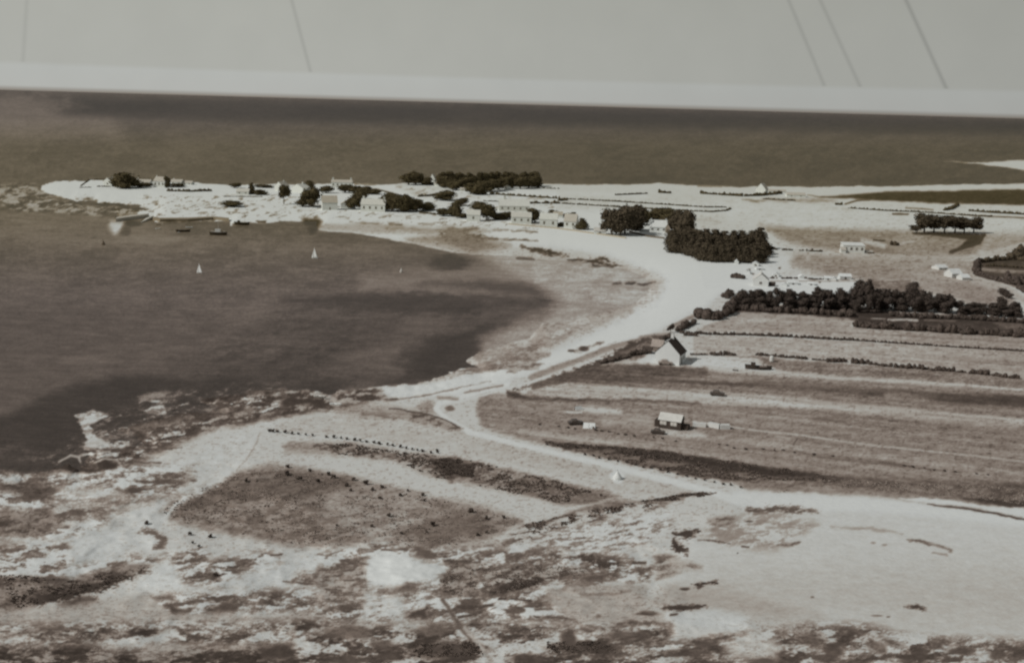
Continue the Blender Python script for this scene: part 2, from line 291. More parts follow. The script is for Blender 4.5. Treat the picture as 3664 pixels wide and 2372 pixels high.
# yard and drive of the gable house
PG(172, 't5', '860 1010 1000 990 1050 960 1290 1075 1440 1035 1600 1020 1840 1075 2080 1120 2060 1160 1800 1120 1500 1105 1200 1110 900 1085 790 1070', 10, .8)
LN(160, 't5', '1450 1100 1800 1130 2200 1160', 12, 8); LN(156, 't6', '0 1145 400 1165 700 1182', 12, 8, 1)
LN(158, 'u5', '700 5 1300 30 1900 68 2380 105 3400 190', 8, 5); LN(158, 't6', '500 1176 900 1205', 9, 6, 1)
LN(120, 't5', '880 1085 1300 1110 1500 1120', 4, 5)
# road above the beach
LN(128, 't5', '1420 650 1250 735 1180 770', 14, 6); LN(172, 't5', '1420 680 1260 750', 4, 3)
LN(134, 't5', '1190 830 1000 850 700 930 400 1040 0 1190', 20, 8, .6); LN(120, 't5', '1000 838 700 905 480 980', 6, 5, .8)
LN(170, 't5', '1000 880 820 945 560 1040 250 1150', 9, 4, .5); LN(176, 't5', '900 850 600 930 350 1030 100 1090', 6, 6, .5)
LN(124, 't5', '440 985 330 965 500 930 620 895', 7, 4, 1.2); BL(78, 't5', 340, 962, 32, 14, .8); BL(74, 't5', 450, 948, 40, 22, .9); BL(110, 't5', 590, 895, 30, 10, .6)
NP(95, 150, 't5', '-100 960 30 965 160 990 120 1020 0 1010', 0, .6, 8); NP(100, 150, 't5', '-160 1060 0 1060 110 1070 60 1120 -200 1150', 0, .6, 8)
PG(112, 't5', '990 880 1090 850 1090 930 1010 970 960 930', 8, 1, 14); PG(148, 't5', '1000 905 1080 880 1085 915 1030 950', 6, .5)
LN(66, 't5', '1060 870 900 950 700 1020 560 1078 330 1150 100 1225 -120 1290', [14, 22, 24, 18, 12, 12, 6], 6, 1.1)
LN(74, 't5', '1110 858 900 900 760 990 600 1065', 20, 6, 1); NP(62, 120, 't5', '560 1075 800 960 1060 860 1100 880 980 990 900 1040', -.1, .6, 10, .8)
# strips right of the road
PG(92, 't5', '330 1140 560 1085 860 1080 1200 1100 1500 1125 1500 1180 900 1200 200 1230 100 1230', 12, 1.3, 22)
PG(92, 'u4', '0 60 130 10 500 -10 900 5 1500 30 2200 60 3000 110 3000 170 2200 100 1500 60 900 40 300 35 80 100 0 105', 8, 1, 16)
PG(84, 'u5', '0 30 500 55 1000 110 1600 170 2380 240 3400 330 3400 260 2380 160 1700 130 1000 90 500 45 0 20', 10, 1, 14)
PG(72, 'u5', '1500 160 1900 150 2380 180 3400 280 3400 350 2380 260 1750 225', 14, 1.2, 8)
PG(154, 'u4', '-60 140 0 110 150 70 250 58 900 80 1500 120 2000 150 2370 170 2400 230 2000 245 1500 215 900 180 300 165 0 152', 8, .8, 9)
LN(138, 'u4', '200 118 600 128 1000 140', 5, 5, 1)
PG(127, 'u4', '-440 130 -250 150 0 190 900 210 1500 230 2400 260 6500 640 6500 1460 3200 1130 2380 980 1850 960 1700 890 1200 790 700 690 300 610 0 540 -200 490 -420 420 -460 300', 10, .8, 14)
PG(118, 'u4', '2400 250 6500 620 6500 820 2600 440', 50, 1, 14, .6); PG(142, 'u4', '-100 470 0 450 900 540 1400 620 2300 760 2380 800 1500 690 900 600 0 530', 14, 1, 8)
PG(82, 'u4', '-200 110 0 160 300 180 900 186 1400 210 1450 232 900 208 300 205 0 200 -200 170', 8, 1.3, 16)
PG(148, 'u4', '1300 500 2000 540 2400 640 2300 700 1500 600 1100 540', 30, 1, 8, .5)
PG(162, 'u4', '420 250 520 245 780 275 770 315 540 312 430 290', 8, .8); LN(166, 'u4', '290 296 430 296', 7, 4); LN(140, 'u4', '-400 260 0 280 290 295', 6, 6)
PG(148, 'u4', '600 340 1040 330 1060 440 900 400 620 400', 24, .8, 6); PG(156, 'u4', '1100 450 1480 470 1500 520 1330 520 1140 500', 12, 1, 8)
LN(156, 'u4', '1380 372 1720 425 2000 465 2290 490', 7, 4, .4); LN(156, 'u5', '440 487 800 540 1200 592 1700 640 2000 672 2380 715 3400 830', 7, 3.5, .4)
LN(150, 'u4', '2080 500 2240 530', 7, 4); LN(82, 'u4', '2270 520 2230 580', 4, 3); LN(140, 'u5', '900 300 1300 308 1700 325 2200 370', 8, 8)
LN(96, 'u5', '540 350 700 360 860 385', 5, 6, 1); LN(92, 'u5', '1150 720 1400 760', 9, 10, 1.2); LN(105, 'u5', '760 485 900 490', 5, 6); LN(100, 'u5', '0 600 450 640 800 700 1200 750 1700 790', 4, 4, 1.2)
LN(150, 'u5', '300 640 800 730 1300 790 1900 840', 14, 12, 1); LN(140, 'u5', '1300 830 2000 850', 14, 16)
PG(70, 'u4', '90 540 400 568 1050 618 1700 715 2380 805 2900 870 3200 905 2700 900 2300 870 1900 880 1700 872 1300 825 900 735 500 650 250 600', 7, 1.5, 12)
NP(66, 118, 'u4', '250 600 500 660 900 745 1300 835 1700 885 1900 895 2300 880 2900 900 2300 850 1700 800 1050 680 600 600', 0, .5, 8, .8)
PG(104, 'u5', '200 930 700 900 1400 960 2380 1040 3400 1140 3400 1000 2380 900 1700 880 900 850 400 870', 16, 1.5, 20)
NP(78, 128, 'u5', '250 990 300 940 700 920 1400 980 2380 1080 3400 1180 3400 1060 2380 940 1400 900 700 860 350 880', .05, .7, 14, .8)
# road going down right
LN(112, 'u3', '1250 250 1300 270', 20, 12); BL(100, 'u3', 1450, 265, 40, 22, .9); BL(112, 'u3', 1250, 258, 45, 22, .7)
PG(140, 'D', '980 935 1005 930 1010 955 1050 985 1020 975 960 950', 10, 1, 12)
PG(160, 'D', '640 985 700 970 800 962 960 948 1015 962 1085 1010 1400 1090 1660 1150 1640 1150 1480 1150 1300 1105 1180 1078 1000 1040 800 1010 610 1000', 8, .6, 5)
PG(154, 'u3', '1500 430 2000 580 2380 690 2800 800 2380 760 1900 640', 40, 1, 5, .7)
LN(178, 'D', '1180 893 1060 925 1020 938 1012 950 1040 975 1090 1003', 17, 6, .4)
LN(177, 'D', '1090 1003 1200 1032 1330 1062 1450 1090 1560 1118 1660 1145 1760 1180', [18, 16, 16, 18, 20, 24, 30], 7, .4)
PG(142, 'u3', '400 240 900 240 1300 300 1150 360 800 330 500 310', 14, 1, 14)
NP(80, 140, 'u3', '1090 290 1250 310 1400 365 1560 440 1490 452 1300 412 1110 372', -.02, .45, 8)
LN(76, 'u3', '930 266 1020 268 1110 290 1250 312 1420 362 1530 430', 4.5, 3, .4); LN(105, 'u3', '690 310 860 325 1000 350', 6, 6, 1.2)
LN(110, 'u3', '700 190 1000 185 1180 160 1340 130 1560 80 1800 30', 4, 4, .8); LN(78, 'u3', '900 188 1000 184', 4, 3)
LN(130, 'u3', '1350 170 1520 185', 10, 8); LN(120, 'u3', '1580 130 1900 70', 6, 6); LN(170, 'u3', '1450 220 1700 160 2000 80 2300 -10', 8, 4)
PG(176, 'u3', '820 82 960 75 1300 55 1500 20 1900 -30 1900 10 1500 90 1200 150 1000 170 900 160 880 110', 6, .8)
# rocky shore
NP(66, 150, 'u3', '-60 110 300 118 430 160 520 120 800 90 880 120 900 165 980 185 700 220 400 280 0 340 -300 380 -300 200', .16, .6, 14)
PG(70, 'u3', '0 180 260 170 400 200 420 250 200 230 0 230', 6, 1.5); BL(168, 'u3', 480, 228, 50, 20, .95); LN(160, 'u3', '270 140 360 170', 8, 4, 1)
NP(62, 150, 'u1', '-200 1180 300 1080 480 1000 620 860 1000 640 1500 470 2040 430 2400 420 2400 640 2100 740 1850 760 1600 860 1300 1000 1000 1150', .42, .5, 30)
NP(66, 168, 'u1', '560 1180 700 960 1200 790 1650 670 2040 510 2400 470 2400 640 2100 740 1850 760 1600 860 1300 1000 1000 1150', .2, .55, 20)
NP(70, 120, 'u1', '1100 780 1350 740 1850 620 2150 600 2150 660 1500 760 1200 830', .05, .8, 14, .8)
NP(120, 170, 'u1', '640 680 800 635 930 680 770 760 800 840 940 940 940 1000 700 960 740 880 690 760', -.15, .6, 4); PG(165, 'u1', '740 900 850 880 930 940 920 960 740 960', 6, 1)
BL(168, 'u1', 1320, 558, 48, 12, 1); NP(110, 165, 'u1', '1230 640 1300 600 1400 600 1410 665 1260 672', -.1, .6, 4); NP(66, 130, 'u1', '1180 520 1340 480 1640 480 1640 510 1400 520 1250 560 1180 600', .1, .6, 8)
PG(168, 'D', '640 985 600 1000 520 1080 380 1180 300 1200 330 1130 430 1060 540 1010 620 975', 20, 1.2, 8)
# shrub strip and pale strips between the roads
PG(138, 'u3', '40 560 400 552 600 560 900 615 1250 660 1480 688 1700 725 2380 890 2900 1010 2380 1070 1900 965 1600 905 1300 850 1150 780 1000 710 500 655 60 640', 16, 1.6, 20)
NP(80, 140, 'u3', '70 548 380 560 620 565 760 640 1250 670 1500 690 1750 740 2380 890 2500 980 1900 930 1500 890 1300 830 1200 750 900 690 500 650', .0, .42, 10)
PG(68, 'u3', '1280 690 1480 692 1620 740 1660 800 1560 850 1430 830 1340 770', 14, 1.6, 16)
PG(112, 'u4', '-50 850 150 880 400 930 640 970 740 1010 550 1060 300 1080 0 1010 -200 960', 10, 1.4, 24)
PG(124, 'u4', '500 1090 700 1040 1000 1060 1300 1010 1300 1040 1000 1090 700 1140 300 1190 300 1150', 10, 1.4, 20)
LN(70, 'u4', '1010 1058 1200 1020 1330 1000 1460 990 1570 982', [5, 8, 12, 12, 5], 4, 1)
# brown triangle of rough grass
PG(126, 'D', '560 1098 640 1084 700 1092 820 1112 1000 1158 1120 1180 1210 1212 1130 1250 1000 1278 850 1268 700 1268 560 1242 430 1215 372 1188 450 1142 530 1112', 20, 2.2, 18)
NP(88, 138, 'D', '560 1098 640 1084 700 1092 820 1112 1000 1158 1120 1180 1210 1212 1130 1250 1000 1278 850 1268 700 1268 560 1242 430 1215 372 1188 450 1142 530 1112', .02, .6, 26, .7)
NP(120, 160, 'D', '760 1140 980 1160 1120 1190 1050 1240 860 1260 760 1200', .0, .8, 40, .7)
PG(84, 'D', '560 1110 700 1098 820 1115 830 1130 700 1160 620 1150 480 1180 400 1200 390 1170', 30, 1.5, 10, .5); PG(80, 'D', '1060 1185 1120 1190 1150 1230 1000 1260 920 1240', 30, 1.5, 10, .45)
PG(140, 'v7', '0 100 500 130 620 200 200 260 -100 260', 40, 1.4, 14, .6)
# strip along the V
NP(88, 165, 'v7', '880 500 1200 470 1340 350 1700 270 2250 170 2340 220 2250 270 1800 350 1560 420 1400 480 1000 530', -.02, .55, 14)
LN(84, 'v7', '1340 352 1480 335 1700 268', 8, 5, 1.2); BL(74, 'v7', 1860, 245, 25, 14, .8)
NP(110, 174, 'v7', '1400 480 1560 390 1800 350 2200 270 2380 240 2380 380 2000 560 1600 600 1300 560', -.12, .45, 16)
BL(178, 'u4', 735, 838, 62, 58, .9)  # white glow around the bell tent, painted on the ground
# footpath
LN(128, 'D', '606 1006 580 1058 550 1092', 4, 4, .7, .7); LN(170, 'D', '596 1008 565 1062 515 1112 440 1150 400 1180 380 1205', [10, 20, 26, 24, 22, 20], 14, 1.4)
# dunes in front
NP(86, 178, 'v6', '-900 160 200 170 500 190 900 120 1400 150 1250 340 950 400 600 640 0 660 -900 700', -.02, 1.2, 24)
PG(70, 'v6', '-900 60 90 80 420 150 200 180 100 160 0 170 -900 200', 10, 1.5, 6)
PG(66, 'v6', '430 160 440 90 520 60 570 90 560 150 700 150 680 100 740 85 830 110 830 150 640 180', 7, .8, 6)
LN(150, 'v6', '420 100 500 58 560 70 570 100', 8, 4); LN(148, 'v6', '670 110 740 80 830 90 860 130', 7, 4); LN(84, 'v6', '560 0 800 20 1200 10 1290 5', 7, 5, 1); LN(84, 'v6', '900 100 1150 110', 5, 4, 1); LN(88, 'v6', '970 245 1200 240', 12, 6, 1); BL(80, 'v6', 940, 308, 55, 20, .9); BL(90, 'v6', 1370, 235, 28, 10, .8)
PG(80, 'v6', '-900 250 0 255 350 260 380 340 300 370 0 300 -900 320', 18, 1.8, 20, .85); NP(74, 130, 'v6', '-900 430 0 440 350 460 460 540 250 630 100 620 -900 600', .0, 1.0, 20)
NP(92, 160, 'v6', '350 400 900 370 1250 330 900 440 500 560 400 540', .0, 1.0, 24)
PG(170, 'v6', '420 280 800 300 900 340 700 360 420 340', 24, 1.2)
PG(172, 'v6', '480 640 850 560 900 760 740 880 520 820', 30, 1.2); PG(170, 'v6', '930 440 1180 380 1120 540 1180 700 1100 760 880 700 900 560', 30, 1)
LN(102, 'v6', '1010 595 1090 610 1160 650 1150 700 1090 710', [10, 16, 24, 20, 12], 8, 1.0)
NP(90, 174, 'v6', '0 680 480 680 520 840 900 780 1150 780 1000 850 500 940 -900 960 -900 680', .0, 1.0, 24)
NP(74, 130, 'v6', '-900 900 0 920 500 930 900 820 1060 840 700 1000 250 1110 60 1180 -900 1200', .08, 1.3, 16)
LN(68, 'v6', '240 1090 450 1060 620 1010 740 980 880 930 1050 868', [30, 40, 30, 36, 26, 6], 7, 1.0)
PG(84, 'v6', '400 1120 560 1060 700 1060 690 1110 560 1150 430 1140', 10, 1.2, 10); LN(80, 'v6', '100 950 450 940 600 970', 9, 6, 1.2); BL(120, 'v6', 160, 1130, 80, 50, .9)
PG(172, 'v6', '990 960 1200 780 1600 800 2380 740 2380 1000 1400 980 1250 1010 1000 1010', 30, 1.2, 6)
NP(84, 176, 'v6', '1180 760 1420 700 1500 800 1900 740 2000 800 1700 900 1500 980 1300 960 1250 850', .08, .8, 24); LN(84, 'v6', '1320 940 1420 900 1540 900', 18, 8, 1.2); BL(76, 'v6', 1530, 905, 26, 22, .9); LN(90, 'v6', '1920 765 2000 760', 8, 4)
NP(84, 160, 'v6', '2100 870 2380 900 2380 990 2050 960', .0, .8, 16); LN(84, 'v6', '2020 950 2150 965 2380 980', 6, 4, 1)
NP(84, 174, 'v6', '1060 1050 1500 1020 2380 1000 2380 1190 1200 1180', .05, 1.1, 20); PG(80, 'v6', '1190 1110 1300 1150 1380 1130 1350 1170 1220 1180', 10, 1.2); PG(88, 'v6', '1520 1130 1600 1100 1700 1110 1680 1160 1440 1170', 10, 1.2); PG(100, 'v6', '1060 1060 1200 1050 1260 1090 1100 1080', 10, 1.2)
PG(150, 'v6', '-900 1180 300 1140 700 1100 1060 1040 1200 1200 2380 1180 2380 1230 1300 1240 700 1220 0 1300 -900 1330', 26, 1.2, 10)
PG(156, 'v6', '150 1180 400 1150 1000 1080 1050 1120 600 1200', 30, 1)
NP(70, 168, 'v6', '-900 1290 300 1250 900 1240 1900 1240 2380 1240 2380 1400 1400 1400 800 1380 300 1440 -900 1440', .02, 1.4, 24); LN(80, 'v6', '1280 1310 1400 1350 1500 1350', 14, 6, 1); LN(84, 'v6', '0 1350 300 1290 600 1290', 14, 12, 1.2)
PG(168, 'v6', '1120 1300 1250 1280 1280 1350 1120 1370', 20, 1)
NP(56, 142, 'v6', '-900 1440 600 1400 900 1440 1300 1400 1900 1420 2380 1400 2380 1900 -900 1900', .18, 1.5, 24); PG(76, 'v6', '1850 1420 2100 1380 2220 1440 2180 1500 1850 1500', 16, 1.4); LN(150, 'v6', '1040 1440 1320 1430', 6, 6, 1)
# front centre
NP(86, 178, 'v7', '-120 560 300 470 800 520 1400 500 2000 560 2300 640 2380 1050 -120 1050', .04, 1.1, 30)
PG(180, 'v7', '220 560 300 545 450 545 620 600 750 620 790 700 700 740 560 750 420 810 240 800 210 650', 24, 1.9); PG(166, 'v7', '210 840 460 850 470 1040 200 1040', 20, 1.4, 8); NP(96, 172, 'v7', '180 860 500 880 500 1080 180 1080', -.2, .6, 20, .7)
LN(90, 'v7', '330 528 400 530', 7, 4); BL(96, 'v7', 475, 522, 35, 14, .9); PG(94, 'v7', '570 510 680 530 720 575 640 585', 10, 1)
NP(84, 150, 'v7', '-120 640 200 650 210 700 100 800 210 820 100 900 -120 900', .0, .9, 20)
NP(76, 142, 'v7', '740 740 860 620 1010 640 1010 800 900 860 770 850', .02, .6, 16); PG(104, 'v7', '410 830 500 760 600 770 560 820', 12, 1, 8)
NP(72, 148, 'v7', '1020 630 1300 640 1800 650 1810 700 1500 740 1450 790 1200 830 1060 830 1070 760', .0, .7, 16)
LN(66, 'v7', '1100 832 1220 800 1340 775 1460 745', [10, 26, 26, 22], 6, 1.2); LN(80, 'v7', '1080 752 1190 700 1290 655', [4, 14, 14], 5, 1); LN(72, 'v7', '1760 575 1820 600 1900 630 2010 630', [12, 30, 34, 6], 6, 1.2); LN(78, 'v7', '1860 600 1960 595 2020 625', 6, 4, 1); LN(78, 'v7', '2110 620 2200 622', 9, 5)
LN(82, 'v7', '770 608 900 610 990 618', [8, 12, 4], 5, 1); LN(74, 'v7', '1170 875 1280 880 1390 886', [6, 14, 5], 5, 1.2); LN(76, 'v7', '860 925 960 935 1110 925', [5, 12, 6], 5, 1.2); PG(74, 'v7', '480 1010 560 960 650 920 640 1010', 10, 1.5)
LN(84, 'v7', '880 1005 1000 985', 10, 5); LN(84, 'v7', '1420 1000 1600 1010 1700 1025 1735 1060', 9, 5, 1); PG(70, 'v7', '960 1050 1250 1050 1250 1090 1000 1095', 8, 1); LN(90, 'v7', '1420 950 1540 945', 8, 6)
PG(150, 'v7', '1500 800 2000 760 2380 780 2380 1050 1750 1060 1600 980 1500 900', 30, 1, 6); BL(68, 'v7', 2220, 978, 80, 20, .95); LN(92, 'v7', '1950 1050 2150 1045 2350 1055', 12, 8, 1); LN(112, 'v7', '1750 850 2000 835 2100 820', 7, 8, 1.2); BL(104, 'v7', 1870, 995, 20, 12, .7); BL(96, 'v7', 2350, 715, 60, 22, .8)
NP(64, 168, 'v7', '-300 1020 300 1060 900 1050 1300 1050 1700 1080 2380 1060 2380 1700 -300 1700', .05, 1.4, 24)
for x, y, rx, ry, v in ((90, 1110, 190, 50, 96), (800, 1240, 260, 70, 78), (680, 1100, 150, 35, 100), (1650, 1150, 60, 50, 74), (1780, 1220, 260, 50, 70), (1380, 1300, 150, 40, 74), (2080, 1130, 180, 28, 88), (330, 1200, 90, 30, 92), (380, 1290, 90, 28, 84), (80, 1310, 180, 30, 78), (2200, 1290, 120, 30, 88)): BL(v, 'v7', x, y, rx, ry, .85)
LN(104, 'v7', '760 880 860 1030 950 1150 1000 1220', 14, 8, .6); LN(152, 'v7', '920 1080 1000 1180 1090 1290 1150 1400', 16, 8, .6)
# broad sand flat on the right
PG(167, 'v8', '0 400 300 330 500 200 560 120 900 130 1400 150 2380 290 3900 470 3900 1100 2380 1120 1700 1080 1100 1000 500 960 0 940 -200 900 -100 600', 20, .8, 4)
PG(176, 'v8', '420 110 900 130 1400 150 2000 220 2380 280 3900 470 3900 540 2380 340 1500 250 900 235 520 215 420 160', 16, .8)
PG(158, 'v8', '300 640 1400 620 2380 600 3900 700 3900 1200 2380 1080 1600 1040 1100 960 600 900 200 800', 120, .8, 4)
PG(142, 'v8', '0 740 300 760 700 860 1000 940 600 960 100 890 -200 880', 40, 1, 8, .7); PG(172, 'v8', '0 920 300 900 520 960 500 1060 100 1010 -50 960', 20, 1, 4)
NP(112, 168, 'v8', '300 300 700 250 1000 330 700 500 420 480 200 400', .12, .6, 24, .7); NP(92, 140, 'v8', '250 300 330 275 420 290 400 330 300 345', -.05, .6, 8)
LN(92, 'v8', '530 242 700 228 820 228 1000 243', [14, 16, 22, 3], 7, 1.0); LN(118, 'v8', '560 260 650 255', 8, 6); BL(80, 'v8', 530, 310, 24, 8, .8)
LN(70, 'v8', '40 400 110 390 180 385', [16, 26, 12], 6, 1); LN(66, 'v8', '20 440 50 490 110 515', [16, 26, 14], 6, 1); LN(72, 'v8', '180 432 290 440 400 460', 6, 4, .8); LN(80, 'v8', '480 480 525 482', 6, 4)
NP(90, 150, 'v8', '-100 540 0 540 150 590 200 620 60 640 -100 700', .0, .8, 16); LN(66, 'v8', '160 735 200 735 250 720 310 720', [10, 24, 8, 8], 5, 1.2); BL(68, 'v8', 90, 765, 35, 12, .9); LN(72, 'v8', '-40 890 90 890 240 880', [10, 20, 4], 7, 1.2); LN(82, 'v8', '0 940 40 935', 8, 5)
LN(98, 'v8', '1590 432 1680 445 1740 465', [5, 9, 8], 5, 1); LN(104, 'v8', '1720 455 1820 480 1890 505', [7, 7, 10], 6, 1); LN(118, 'v8', '1760 520 1860 535', 6, 5, 1); BL(120, 'v8', 1365, 455, 18, 8, .7); BL(126, 'v8', 1440, 468, 20, 8, .7)
LN(96, 'v8', '720 465 780 470 870 450', [4, 8, 6], 5, 1); LN(134, 'v8', '1080 345 1400 365 1560 395', 8, 8, 1.2); LN(132, 'v8', '640 350 780 360', 6, 6, 1)
LN(72, 'v8', '1570 885 1650 882 1720 900', [3, 16, 4], 6, .8); BL(104, 'v8', 955, 818, 14, 8, .8); BL(112, 'v8', 1390, 945, 40, 8, .8); BL(104, 'v8', 1465, 952, 14, 7, .8); BL(60, 'v8', 450, 524, 5, 5, 1)
LN(84, 'u5', '1560 1078 1750 1100 1900 1118 2100 1150 2300 1192 2600 1250 3400 1400', [4, 8, 8, 10, 8, 10, 10], 3.5, .7); PG(68, 'u5', '1840 1030 2000 1020 2380 1060 3400 1170 3400 1230 2380 1110 2150 1095 1980 1060', 7, 1.3, 8); BL(64, 'u5', 2365, 1160, 25, 26, .9)
PG(176, 'u5', '1300 1030 1500 1020 1800 1050 1990 1085 2380 1115 3400 1240 3400 1330 2500 1220 2200 1150 1900 1100 1500 1060', 5, .8)
NP(76, 168, 'v8', '100 1120 400 1080 900 1000 1300 1000 1600 1080 2380 1110 3900 1180 3900 2200 -400 2200 -400 1100', .08, 1.3, 24)
PG(160, 'v8', '350 1130 500 1070 700 1100 740 1160 700 1240 400 1230', 24, 1.2, 10); PG(84, 'v8', '860 1080 960 1040 1050 1110 1000 1160 880 1130', 16, 1.6, 10, .8); LN(84, 'v8', '160 1130 300 1110 420 1080', [20, 20, 4], 12, 1.4); LN(84, 'v8', '0 1190 200 1200', 18, 14, 1.4)
LN(96, 'v8', '1060 1015 1250 1040 1320 1060', 12, 10, 1.4); LN(100, 'v8', '1400 1085 1500 1130 1600 1165', 14, 10, 1.4); PG(92, 'v8', '1330 1110 1470 1150 1440 1200 1340 1170', 14, 1.6, 8, .8)
for x, y, rx, ry, v in ((1110, 1180, 60, 40, 82), (1060, 1230, 90, 30, 84), (1690, 1200, 40, 40, 84), (1960, 1180, 90, 26, 84), (2200, 1210, 60, 30, 86), (1590, 1245, 60, 20, 84), (620, 1250, 90, 20, 90), (1900, 1240, 80, 20, 82)): BL(v, 'v8', x, y, rx, ry, .85)
FIELDS = PL('D', '1085 945 1200 905 1480 850 1640 770 1700 715 1990 740 2700 800 2700 1180 2380 1165 2000 1140 1700 1120 1400 1060 1120 990')
def tone(px, py, land):
    wx = fbm(px/30, py/12, 4, 61); wy = fbm(px/26, py/11, 4, 73)
    a, b = ab(px, py); v = np.maximum(b+VH, 3.0); X = a*CH/v; Y = CH*FPX/v
    n1 = fbm(px/7.5, py/3.2, 3, 101); n2 = fbm(px/34, py/11, 5, 113, .6)
    st = fbm(px/60+v/40, py/5.0-px/90, 3, 131)
    T = np.full(px.shape, 95.0); clip = 0; lm = sm(-2, 3, land)
    for l in L:
        k = l[0]
        if k == 'clip': clip = l[1]; continue
        if k == 'land':
            mk = sm(-2, 3, land); T = T*(1-mk)+l[1]*mk; continue
        if k == 'p':
            _, v_, pts, soft, warp, tex, op = l
            d = sdf(px+wx*9*warp, py+wy*5*warp, pts, 40+soft*2)
            mk = sm(-soft, soft, d)*op
            val = v_+tex*(0.55*n1+0.6*n2+0.5*st)*1.25
        elif k == 'l':
            _, v_, pts, w, soft, warp, op = l
            if warp >= .8 and not isinstance(w, list) and w <= 40: w = [w*.3]+[w*1.15]*(len(pts)-2)+[w*.25] if len(pts) > 2 else [w*.8, w*.8]
            wm_ = max(w) if isinstance(w, list) else w
            d = sline(px+wx*8*warp, py+wy*4*warp, pts, w, 80)
            if warp >= .8: d = d+(n1*.55+wx*.6+fbm(px/15, py/4, 3, 77)*.5)*wm_*.62; soft = soft*1.35
            mk = sm(-soft*.8, soft*.8, d)*op; val = v_
        elif k == 'b':
            _, v_, c, rx, ry, warp, op = l
            q = np.hypot((px+wx*.25*rx-c[0])/rx, (py+wy*.35*ry-c[1])/ry)
            mk = (1-sm(.55, 1.35, q))*op; val = v_
        else:
            _, (lo, hi), pts, th, sc, soft, op, seed, an = l
            d = sdf(px+wx*12, py+wy*7, pts, 40+soft*2); mk = sm(-soft, soft, d)*op
            mm = mk > 0.003
            if not mm.any(): continue
            xs_ = px[mm]; ys_ = py[mm]+.13*xs_; q = fbm(xs_/(60*sc)+.7*wx[mm], ys_/(17*sc)+.7*wy[mm], 6, seed+int(pts[0][0]) % 50, .58)
            q2 = fbm(px[mm]/(11*sc), py[mm]/(5*sc), 2, seed+7)
            val = np.zeros(px.shape); val[mm] = lo+(hi-lo)*(.35*sm(th-.75, th+.15, q+.12*q2)+.65*sm(th-.30, th+.26, q+.16*q2))+5*n1[mm]
        if clip: mk = mk*lm
        T = T*(1-mk)+val*mk
    n3 = fbm(px/3.9, py/3.0, 2, 171)
    inland = sm(-2, 3, land)
    fl = sm(.30, .62, fbm(px/11+3, py/3.4-px/150, 2, 301))*sm(184, 158, T)*sm(92, 118, T)*inland*sm(620, 900, py)
    f2 = sm(.34, .62, fbm(px/26+3, py/4.6-px/110, 3, 307))*sm(170, 150, T)*sm(92, 118, T)*inland*sm(700, 1000, py)
    flat = 1-sm(-40, 30, sdf(px, py, FLAT, 100)); fl = fl*flat; f2 = f2*flat; n1 = n1*(.35+.65*flat); n3 = n3*(.3+.7*flat)
    T = T-20*fl-13*f2
    fld = sm(-30, 30, sdf(px, py, FIELDS, 80))
    c_ = (py-878)*np.exp(-.0001757*(px-3000))
    T = T+fld*(15*fbm(c_/13, px/1500, 3, 401, .6)+7*fbm(c_/5, px/400, 2, 409))*np.clip((178-T)/30, 0, 1)
    g = np.clip((178-T)/60, 0.15, 1)
    T = T+g*(3.4*n1+3.2*n2+3.4*n3)*(.7+.5*inland)
    bay = sm(650, 800, py)
    T = T+(1-inland)*(3.2*n1+3.4*st+2.4*n3+3*n2+bay*(6*fbm(px/90, py/14, 6, 207, .65)+5*st+2*n3))
    T = np.interp(T, [50, 58, 75, 95, 120, 145, 165, 178, 186], [50, 54, 67, 86, 113, 146, 171, 183, 188])
    return T
KEYS = np.array([40, 55, 75, 100, 130, 155, 166, 178, 190])
NEAR = np.array([(44, 38, 34), (58, 51, 46), (79, 70, 64), (107, 96, 88), (135, 125, 117), (157, 152, 145), (168, 167, 162), (180, 182, 180), (190, 192, 189)], float)
FAR = np.array([(42, 38, 24), (60, 54, 37), (80, 71, 52), (108, 97, 78), (136, 127, 109), (157, 153, 143), (168, 168, 159), (180, 182, 177), (189, 191, 185)], float)
def farmix(py):
    py = np.asarray(py, float); return (1-sm(700, 1080, py))*(.15+.85*sm(400, 540, py))
def albedo(T, fm):
    out = []
    for c in range(3):
        n_ = np.interp(T, KEYS, NEAR[:, c]); f_ = np.interp(T, KEYS, FAR[:, c])
        s = (n_*(1-fm)+f_*fm)/255.0
        out.append(np.where(s <= .04045, s/12.92, ((s+.055)/1.055)**2.4)/KEXP)
    return np.clip(np.stack(out, -1), 0, .85)
# ------------------------------------------------------------------ mesh helpers
def tag(o, label=None, cat=None, group=None, kind=None):
    if label: o['label'] = label
    if cat: o['category'] = cat
    if group: o['group'] = group
    if kind: o['kind'] = kind
    return o
def arr_mesh(name, V, F, mat=None, smooth=False):
    me = bpy.data.meshes.new(name); V = np.asarray(V, np.float32); F = np.asarray(F, np.int32); k = F.shape[1]
    me.vertices.add(len(V)); me.vertices.foreach_set('co', V.ravel())
    me.loops.add(F.size); me.loops.foreach_set('vertex_index', F.ravel())
    me.polygons.add(len(F)); me.polygons.foreach_set('loop_start', np.arange(0, F.size, k, dtype=np.int32))
    me.polygons.foreach_set('loop_total', np.full(len(F), k, np.int32))
    if smooth: me.polygons.foreach_set('use_smooth', np.ones(len(F), bool))
    me.update(calc_edges=True)
    if mat: me.materials.append(mat)
    return me
def link(name, me, parent=None, loc=None, rz=0, sc=None):
    o = bpy.data.objects.new(name, me); C.objects.link(o)
    if parent: o.parent = parent
    if loc is not None: o.location = loc
    o.rotation_euler.z = rz
    if sc is not None: o.scale = sc
    return o
